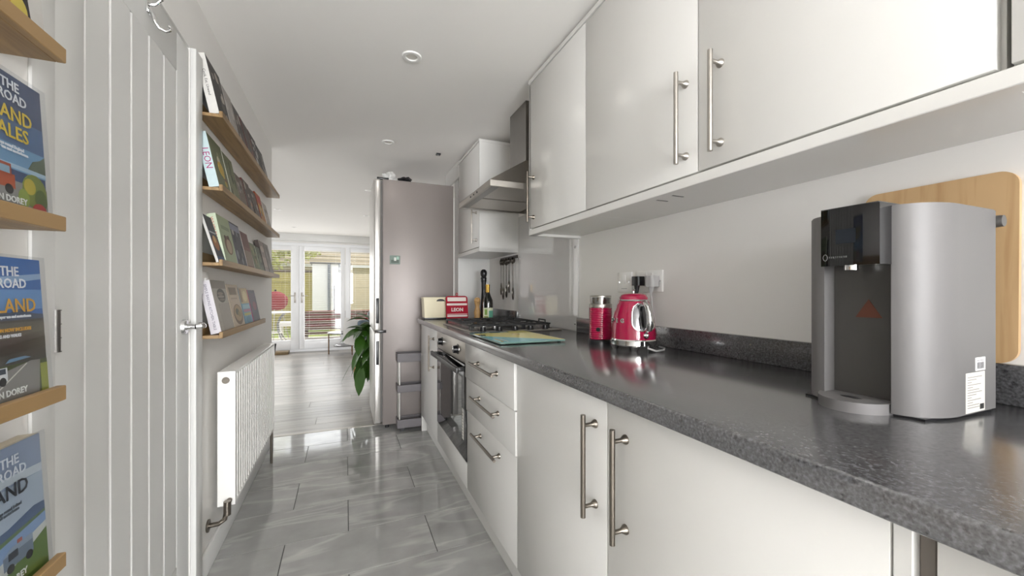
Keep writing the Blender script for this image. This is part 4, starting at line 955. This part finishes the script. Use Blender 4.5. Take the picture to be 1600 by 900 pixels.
for x_ in (TX0 + .04, TX1 - .04):
    for y_ in (TY0 + .025, TY1 - .025): B().cyl((x_, y_ - .008, .016), (x_, y_ + .008, .016), .016, n=18).cyl((x_, y_, .016), (x_, y_, .032), .006, n=8).build('castor', BLACK, ct)

# ------------------------------------------------------------------ ceiling fittings
def downlight(x, y_, label, r=.043, power=0):
    t = thing('downlight', (x, y_, ZC - .006), label, 'light', 'recessed ceiling lights')
    B().lathe([(r, .006), (r, .003), (r * .93, 0), (r * .62, .0), (r * .58, .004), (r * .58, .006)], (x, y_, ZC - .006), 36).build('trim_ring', PLW, t)
    B().lathe([(0, .004), (r * .57, .004), (r * .57, .0055), (0, .0055)], (x, y_, ZC - .006), 30).build('lamp_face', mat('frosted_lamp', '#dedbd4', .25), t)
    if power:
        l = bpy.data.lights.new('downlight_lamp', 'AREA'); l.shape = 'DISK'; l.size = r * 1.6; l.energy = power; l.color = (1.0, 0.95, 0.88)
        o = bpy.data.objects.new('downlight_lamp', l); o.location = (0, 0, -.002); o.parent = t; col.objects.link(o)
downlight(.277, 1.845, 'largest white ceiling downlight, nearest above the tiled floor', power=0.15)
downlight(.280, 2.96, 'second white ceiling downlight, just before the fridge', power=0.15)
for y_, q_ in ((.73, 'right above the camera position'), (-.39, 'behind the camera by the added rear window')): downlight(.277, y_, 'white ceiling downlight ' + q_, power=0.15)
downlight(-.807, 5.90, 'small ceiling downlight beyond the end of the book wall')
downlight(.27, 5.92, 'small ceiling downlight beside the fridge door edge, farther one')
downlight(-.777, 7.41, 'farthest ceiling downlight, above the glazed doors')
downlight(.23, 4.45, 'small ceiling downlight just left of the fridge top')
cs = thing('ceiling_sensor', (.659, 3.06, ZC - .012), 'tiny black square sensor on the ceiling near the far wall cabinet', 'sensor')
B().box(.642, .676, 3.043, 3.077, ZC - .012, ZC, .002).build('case', BLACK, cs)
B().cyl((.659, 3.06, ZC - .0135), (.659, 3.06, ZC - .012), .006, n=14).build('lens', PLG, cs)

# ------------------------------------------------------------------ french doors
fd = struct(B().box(-1.66, -1.595, YB + .02, YB + .09, 0, 2.0).box(.46, .53, YB + .02, YB + .09, 0, 2.0).box(-1.595, .46, YB + .02, YB + .09, 1.945, 2.0).box(-1.595, .46, YB + .02, YB + .09, 0, .045).box(-.005, .065, YB + .02, YB + .09, .045, 1.945).build('door_2', UPVC))
def leaf(x0, x1, gx0, gx1, handle_x):
    y0, y1 = YB + .015, YB + .08; z0, z1 = .047, 1.943; g0, g1 = .216, 1.868
    lf = B().box(x0, gx0, y0, y1, z0, z1, .004).box(gx1, x1, y0, y1, z0, z1, .004).box(gx0, gx1, y0, y1, g1, z1, .004).box(gx0, gx1, y0, y1, z0, g0, .004).build('leaf', UPVC, fd)
    B().box(gx0, gx1, YB + .044, YB + .05, g0, g1).build('pane', PANE, lf)
    s = 1 if handle_x < -.79 else -1
    B().box(handle_x - .013, handle_x + .013, y0 - .008, y0, .90, 1.09, .003).cyl((handle_x, y0 - .008, 1.03), (handle_x, y0 - .04, 1.03), .008, n=12).cyl((handle_x, y0 - .04, 1.03), (handle_x - s * .1, y0 - .04, 1.03), .008, n=12).build('handle', STEEL, lf)
leaf(-1.592, -.79, -1.49, -.922, -.857)
leaf(-.787, -.008, -.704, -.087, -.745)
sl = struct(B().box(.066, .09, YB + .02, YB + .08, .047, 1.943, .003).box(.44, .459, YB + .02, YB + .08, .047, 1.943, .003).box(.09, .44, YB + .02, YB + .08, 1.868, 1.943, .003).box(.09, .44, YB + .02, YB + .08, .047, .216, .003).build('window_3', UPVC))
B().box(.09, .44, YB + .044, YB + .05, .216, 1.868).build('pane', PANE, sl)
SLAT = mat('white_blind_slat', '#e9e6df', .4)
def blind(x0, x1, label):
    t = thing('venetian_blind', ((x0 + x1) / 2, YB + .0, .25), label, 'blind', 'open slatted blinds on the glazed doors')
    B().box(x0, x1, YB - .012, YB + .012, 1.85, 1.868, .002).build('head_rail', SLAT, t)
    b = B(); z_ = .27
    while z_ < 1.845:
        b.box(x0, x1, YB - .010, YB + .012, z_, z_ + .0012); z_ += .042
    s = b.build('slats', SLAT, t, smooth=False); s['kind'] = 'stuff'
    B().box(x0, x1, YB - .010, YB + .010, .24, .252, .002).build('bottom_rail', SLAT, t)
    for x_ in (x0 + .08, x1 - .08): B().cyl((x_, YB - .012, .24), (x_, YB - .012, 1.86), .0012, n=6).build('cord', SLAT, t)
blind(-1.485, -.927, 'slatted blind on the left glazed door leaf')
blind(-.699, -.092, 'slatted blind on the right glazed door leaf')
blind(.094, .436, 'slatted blind on the narrow side window')
mt_ = tag(B().box(-1.45, -.93, 7.98, 8.20, .0005, .05, .006).build('door_step', wood('mat_wood', '#7d6a4a', '#5c4c33', 'X')), 'low brown wooden step in front of the glazed doors', 'step')

# ------------------------------------------------------------------ living room furniture
st_ = thing('side_table', (-.02, 7.75, 0), 'small side table with thin legs and dark tops by the glazed doors', 'table')
DK = mat('dark_table_top', '#2b2724', .2)
B().lathe([(0, .366), (.27, .366), (.275, .37), (.275, .378), (.27, .382), (0, .382)], (-.02, 7.75, 0), 40).build('table_top', DK, st_)
B().lathe([(0, .145), (.21, .145), (.215, .15), (.21, .158), (0, .158)], (0.0, 7.75, 0), 36).build('lower_shelf', DK, st_)
for k in range(3):
    a = R(180 + 120 * k); B().cyl((-.02 + .255 * math.cos(a), 7.75 + .255 * math.sin(a), 0), (-.02 + .255 * math.cos(a), 7.75 + .255 * math.sin(a), .368), .011, n=10).build('leg', DKWOOD, st_)
ea = thing('desk_easel', (.16, 7.72, .3825), 'small metal easel like holder standing on the side table', 'holder')
for s in (-1, 1): B().cyl((.12 + .03 * s, 7.70, .383), (.10, 7.72, .60), .006, n=8).build('leg', NICKEL, ea)
B().prism([(.10, .40), (.22, .40), (.12, .62), (.105, .60)], lambda x_, z_: (x_, 7.735, z_), lambda x_, z_: (x_, 7.745, z_)).build('panel', mat('easel_panel', '#7d6f63', .4), ea)
ch = thing('shell_chair', (.24, 5.7, 0), 'white shell chair with a blue grey cushion behind the plant', 'chair')
b = B(); rows_ = []
for i in range(9):
    v_ = i / 8; z_ = .40 + .30 * max(0, (v_ - .4) / .6) ** 1.1; yy = 5.50 + .40 * min(1, v_ / .55) + .06 * v_
    row = []
    for j in range(9):
        u_ = 2 * j / 8 - 1; hw = .33 * (1 - .25 * abs(v_ - .5) ** 2)
        row.append((.30 + hw * u_, yy - .10 * u_ * u_ * (1 if v_ > .5 else 0), z_ + .13 * u_ * u_ * (.4 + .6 * (1 - abs(2 * v_ - 1)))))
    rows_.append(row)
vv = [[b.bm.verts.new(p) for p in r_] for r_ in rows_]; v2 = [[b.bm.verts.new((p[0], p[1] + .004, p[2] - .014)) for p in r_] for r_ in rows_]
for i in range(8):
    for j in range(8):
        b.bm.faces.new((vv[i][j], vv[i][j + 1], vv[i + 1][j + 1], vv[i + 1][j])); b.bm.faces.new((v2[i][j], v2[i + 1][j], v2[i + 1][j + 1], v2[i][j + 1]))
for i in range(8):
    for j in (0, 8): b.bm.faces.new((vv[i][j], vv[i + 1][j], v2[i + 1][j], v2[i][j])); b.bm.faces.new((vv[j][i], vv[j][i + 1], v2[j][i + 1], v2[j][i]))
b.build('shell', PLW, ch, ang=60)
for sx in (-1, 1):
    for sy in (-1, 1): B().cyl((.30 + .19 * sx, 5.75 + .16 * sy, 0), (.30 + .13 * sx, 5.75 + .1 * sy, .40), .011, .016, 12).build('leg', MILLW, ch)
cu = B().box(.15, .48, 5.78, 5.90, .46, .71, .04, 4).build('cushion', mat('blue_grey_fabric', '#5f6c78', .9, var=.12, scale=60), ch)
sb = thing('desk_lamp', (.42, 7.2, 0), 'dark round speaker like lamp on a thin stand by the side window', 'lamp')
B().lathe([(0, 0), (.12, 0), (.12, .015), (.012, .02), (.012, .62), (0, .62)], (.42, 7.2, 0), 24).build('stand', BLACK, sb)
B().ball((.42, 7.2, .70), .085, (1, 1, 1.1), 20).build('head', BLACK, sb)

# trailing plant beyond the fridge
pl = thing('potted_plant', (.42, 4.42, 0), 'trailing green leafy plant hanging out beyond the fridge', 'plant')
for k in range(3):
    a = R(90 + 120 * k); B().cyl((.42 + .13 * math.cos(a), 4.42 + .13 * math.sin(a), 0), (.42 + .11 * math.cos(a), 4.42 + .11 * math.sin(a), .50), .010, n=10).build('stand_leg', DKWOOD, pl)
B().cyl((.42, 4.42, .49), (.42, 4.42, .51), .14, n=28).build('stand_top', DKWOOD, pl)
B().lathe([(0, .51), (.085, .51), (.12, .70), (.125, .72), (.112, .72), (.105, .69), (0, .68)], (.42, 4.42, 0), 28).build('pot', mat('terracotta', '#b07a55', .7, var=.08), pl)
rr = random.Random(12)
def leafmesh(b, base, dirv, L, W, droop):
    dirv = Vector(dirv).normalized(); side = dirv.cross(Vector((0, 0, 1))).normalized(); pts = []
    n = 6; p = Vector(base); d_ = dirv.copy(); cs_ = []
    for i in range(n + 1):
        t = i / n; wv = W * math.sin(math.pi * min(1, t * .93 + .07)) ** .8 if t < 1 else 0.0
        cs_.append((p.copy(), wv)); d_ = (d_ + Vector((0, 0, -droop / n))).normalized(); p = p + d_ * L / n
    vs = []
    for p, wv in cs_: vs.append([b.bm.verts.new(p + side * wv + Vector((0, 0, wv * .35))), b.bm.verts.new(p), b.bm.verts.new(p - side * wv + Vector((0, 0, wv * .35)))])
    for a, c in zip(vs, vs[1:]):
        b.bm.faces.new((a[0], a[1], c[1], c[0])); b.bm.faces.new((a[1], a[2], c[2], c[1]))
LEAVES = [((.30, 4.30, .74), (-.8, -.3, .5), .30, .045, 2.0), ((.28, 4.34, .70), (-1, -.1, .2), .34, .045, 2.2), ((.12, 4.30, .48), (-.55, 0, -.75), .34, .026, .4), ((.20, 4.26, .36), (-.1, 0, -1), .22, .014, .2), ((.30, 4.22, .34), (.0, 0, -1), .24, .014, .2),
          ((.40, 4.42, .72), (.4, .3, .8), .3, .05, 1.6), ((.48, 4.46, .72), (.7, -.2, .6), .3, .05, 1.8), ((.42, 4.5, .72), (0, .8, .6), .3, .05, 1.8)]
for _ in range(38):
    t_ = rr.random(); z_ = .34 + .46 * t_
    LEAVES.append(((rr.uniform(.09 + .06 * t_, .31), rr.uniform(4.16, 4.36), z_), (rr.uniform(-.8, .1) * (.4 + .6 * t_), rr.uniform(-.5, .1), rr.uniform(-1, -.3) + .8 * t_), rr.uniform(.18, .27), rr.uniform(.038, .06), rr.uniform(.5, 1.6)))
for lf in LEAVES:
    b = B(); leafmesh(b, *lf); b.build('leaf', LEAF, pl, recalc=False, ang=80)
for lf in LEAVES:
    B().tube([(.41, 4.41, .70), ((.41 + lf[0][0]) / 2, (4.41 + lf[0][1]) / 2, max(.74, lf[0][2] + .06)), lf[0]], .004, 6).build('stem', LEAF, pl)

# ------------------------------------------------------------------ garden seen through the glazing
struct(B().box(-14, 10, YB + .12, 11.2, -.15, -.03).build('ground_patio', PATIO))
struct(B().box(-14, 10, 11.2, 22, -.15, -.035).build('ground_lawn', GRASS))
bn = thing('garden_bench', (-.1, 9.5, -.03), 'brown slatted garden bench with red cushions outside the doors', 'bench')
for z_ in (.12, .235, .35, .465, .58, .665): B().box(-.86, .72, 9.30, 9.325, z_ - .03, z_ + .03, .003).build('slat', BENCHW, bn)
for x_ in (-.80, -.07, .66): B().box(x_ - .035, x_ + .035, 9.325, 9.375, -.03, .70, .003).build('back_post', BENCHW, bn)
for x_ in (-.80, .66): B().box(x_ - .035, x_ + .035, 9.90, 9.95, -.03, .36, .003).build('front_leg', BENCHW, bn)
for k in range(5): B().box(-.84, .70, 9.39 + k * .115, 9.49 + k * .115, .30, .325, .003).build('seat_slat', BENCHW, bn)
for a, c in ((-.78, -.10), (-.04, .66)):
    B().box(a, c, 9.40, 9.92, .327, .42, .025, 3).build('seat_cushion', REDC, bn); B().box(a, c, 9.378, 9.48, .425, .70, .03, 3).build('back_cushion', REDC, bn)
bq = thing('kettle_barbecue', (-1.55, 11.0, -.03), 'red domed kettle barbecue standing in the garden', 'barbecue')
B().lathe([(0, 1.12), (.08, 1.11), (.18, 1.06), (.25, .98), (.27, .90), (.265, .89)], (-1.55, 11, 0), 30).build('lid', REDC, bq)
B().lathe([(.265, .885), (.25, .79), (.18, .70), (.06, .66), (0, .655)], (-1.55, 11, 0), 30).build('bowl', REDC, bq)
B().cyl((-1.55, 11, 1.12), (-1.55, 11, 1.16), .02).build('lid_handle', BLACK, bq)
for k in range(3):
    a = R(30 + 120 * k); B().cyl((-1.55 + .3 * math.cos(a), 11 + .3 * math.sin(a), -.03), (-1.55 + .13 * math.cos(a), 11 + .13 * math.sin(a), .72), .012, n=8).build('leg', STEEL, bq)
gt = thing('garden_table', (-1.45, 10.1, -.03), 'white metal garden table with curved legs behind the left glazed door', 'table')
GW = mat('white_garden_metal', '#f0efec', .4)
B().lathe([(0, .64), (.36, .64), (.365, .65), (.36, .665), (0, .665)], (-1.45, 10.1, 0), 36).build('table_top', GW, gt)
for k in range(4):
    a = R(45 + 90 * k); dx, dy = math.cos(a), math.sin(a)
    B().tube([(-1.45 + dx * r_, 10.1 + dy * r_, z_) for r_, z_ in ((.30, .64), (.18, .55), (.10, .40), (.12, .25), (.22, .10), (.33, -.03))], .014, 8).build('leg', mat('grey_garden_metal', '#77797a', .5), gt)
B().lathe([(0, .20), (.16, .20), (.16, .215), (0, .215)], (-1.45, 10.1, 0), 24).build('lower_shelf', GW, gt)
gc = thing('garden_planter', (-1.0, 10.55, -.03), 'low white rectangular planter bench on the lawn edge', 'planter')
B().box(-1.45, -.85, 10.55, 10.95, .30, .40, .01).build('seat', GW, gc)
for x_ in (-1.4, -.9): B().box(x_ - .03, x_ + .03, 10.58, 10.92, -.03, .30).build('leg', GW, gc)
# fences: every board is a part
def fence(name, x0, x1, y_, z1, bw, mt, label, horiz=False, cap=True):
    t = thing(name, ((x0 + x1) / 2, y_, -.035), label, 'fence')
    if horiz:
        z_ = -.03
        while z_ < z1 - .02: B().box(x0, x1, y_, y_ + .02, z_, min(z_ + bw - .012, z1), .003, 1).build('board', mt, t); z_ += bw
        for k in range(4): xx = x0 + (x1 - x0) * k / 3; B().box(xx - .05, xx + .05, y_ + .021, y_ + .1, -.035, z1 + .03).build('post', mt, t)
    else:
        x_ = x0
        while x_ < x1 - .02: B().box(x_, min(x_ + bw - .006, x1), y_, y_ + .02, -.03, z1, .003, 1).build('board', mt, t); x_ += bw
        for z_ in (.35, z1 - .3): B().box(x0, x1, y_ - .04, y_ - .001, z_, z_ + .08).build('rail', mt, t)
        if cap: B().box(x0, x1, y_ - .03, y_ + .05, z1, z1 + .06).build('cap_rail', BENCHW, t)
fence('garden_fence', -9.0, -.95, 14.0, 1.72, .20, FENCE, 'olive timber garden fence behind the barbecue')
fence('garden_fence', .15, 5.5, 12.4, 1.62, .42, PALEF, 'pale horizontal board fence behind the side window', True)
fence('raised_bed', -.35, 5.0, 11.6, .46, .17, FENCE, 'low olive timber raised bed in front of the pale fence', True)
wp = thing('white_shed', (-.55, 13.4, -.035), 'white shed end with drainpipes between the two garden fences', 'shed')
B().box(-.92, .10, 13.3, 14.6, -.035, 1.95).build('wall', GW, wp)
B().box(-.98, .16, 13.24, 14.7, 1.95, 2.0).build('roof', mat('shed_roof_felt', '#6c6a66', .8), wp)
for x_ in (-.46, -.16): B().cyl((x_, 13.25, -.035), (x_, 13.25, 1.95), .04, n=12).build('drainpipe', mat('pipe_grey', '#8b8f96', .5), wp)
B().box(-.34, -.26, 13.27, 13.30, .4, 1.3).build('door_handle_plate', BLACK, wp)
ho = thing('house', (3.0, 18, -.035), 'neighbouring house with a pale tiled roof beyond the garden', 'building')
B().box(-2.6, 9, 16.5, 21, -.035, 2.15).build('wall', BRICK, ho)
for k in range(12):
    z_ = 2.10 + k * .17; y_ = 16.2 + k * .23
    B().prism([(y_, z_), (y_ + .30, z_ + .19), (y_ + .30, z_ + .23), (y_, z_ + .055)], lambda a, c: (-2.9, a, c), lambda a, c: (9.3, a, c)).build('tile_course', ROOFT, ho, smooth=False)
B().box(-2.9, 9.3, 16.12, 16.2, 2.02, 2.12).build('gutter', GW, ho)
tr = thing('garden_tree', (-3.0, 15.2, -.035), 'leafy yellow green tree above the olive fence', 'tree')
B().tube([(-3.0, 15.2, -.035), (-2.95, 15.2, 1.0), (-2.8, 15.25, 2.2), (-2.5, 15.2, 3.4)], [.16, .14, .11, .05], 10).build('trunk', BENCHW, tr)
b = B(); rr = random.Random(4)
blobs = [(-4.6, 15.0, 2.7, 1.0), (-3.4, 15.0, 2.9, 1.1), (-2.3, 14.9, 2.7, .9), (-1.7, 14.9, 3.1, .75), (-3.0, 15.1, 4.0, 1.2), (-1.2, 15.0, 2.75, .55), (-5.8, 15.1, 3.0, 1.2)]
for cx, cy, cz, r_ in blobs:
    for _ in range(int(900 * r_ * r_)):
        d_ = Vector((rr.gauss(0, 1), rr.gauss(0, 1), rr.gauss(0, 1))).normalized() * r_ * rr.uniform(.45, 1.0) ** .6
        p = Vector((cx, cy, cz)) + d_; s_ = rr.uniform(.05, .11)
        u_ = Vector((rr.gauss(0, 1), rr.gauss(0, 1), rr.gauss(0, 1))).normalized(); v_ = u_.orthogonal().normalized() * s_ * .6; u_ = u_ * s_
        b.face([p - u_, p + v_, p + u_, p - v_])
fo = b.build('foliage', TREELEAF, tr, smooth=False, recalc=False); fo['kind'] = 'stuff'
sh = thing('climbing_shrub', (1.15, 12.1, -.03), 'sparse shrub in front of the pale fence', 'shrub')
B().tube([(1.15, 12.1, -.03), (1.12, 12.1, .8), (1.2, 12.1, 1.5)], [.02, .015, .008], 8).build('stem', BENCHW, sh)
b = B()
for _ in range(160):
    p = Vector((1.15 + rr.gauss(0, .14), 12.1 + rr.gauss(0, .1), rr.uniform(.7, 1.7))); s_ = rr.uniform(.025, .05)
    u_ = Vector((rr.gauss(0, 1), rr.gauss(0, 1), rr.gauss(0, 1))).normalized(); v_ = u_.orthogonal().normalized() * s_ * .6; u_ = u_ * s_
    b.face([p - u_, p + v_, p + u_, p - v_])
fo = b.build('foliage', mat('shrub_leaf', '#56624a', .6, var=.3), sh, smooth=False, recalc=False); fo['kind'] = 'stuff'
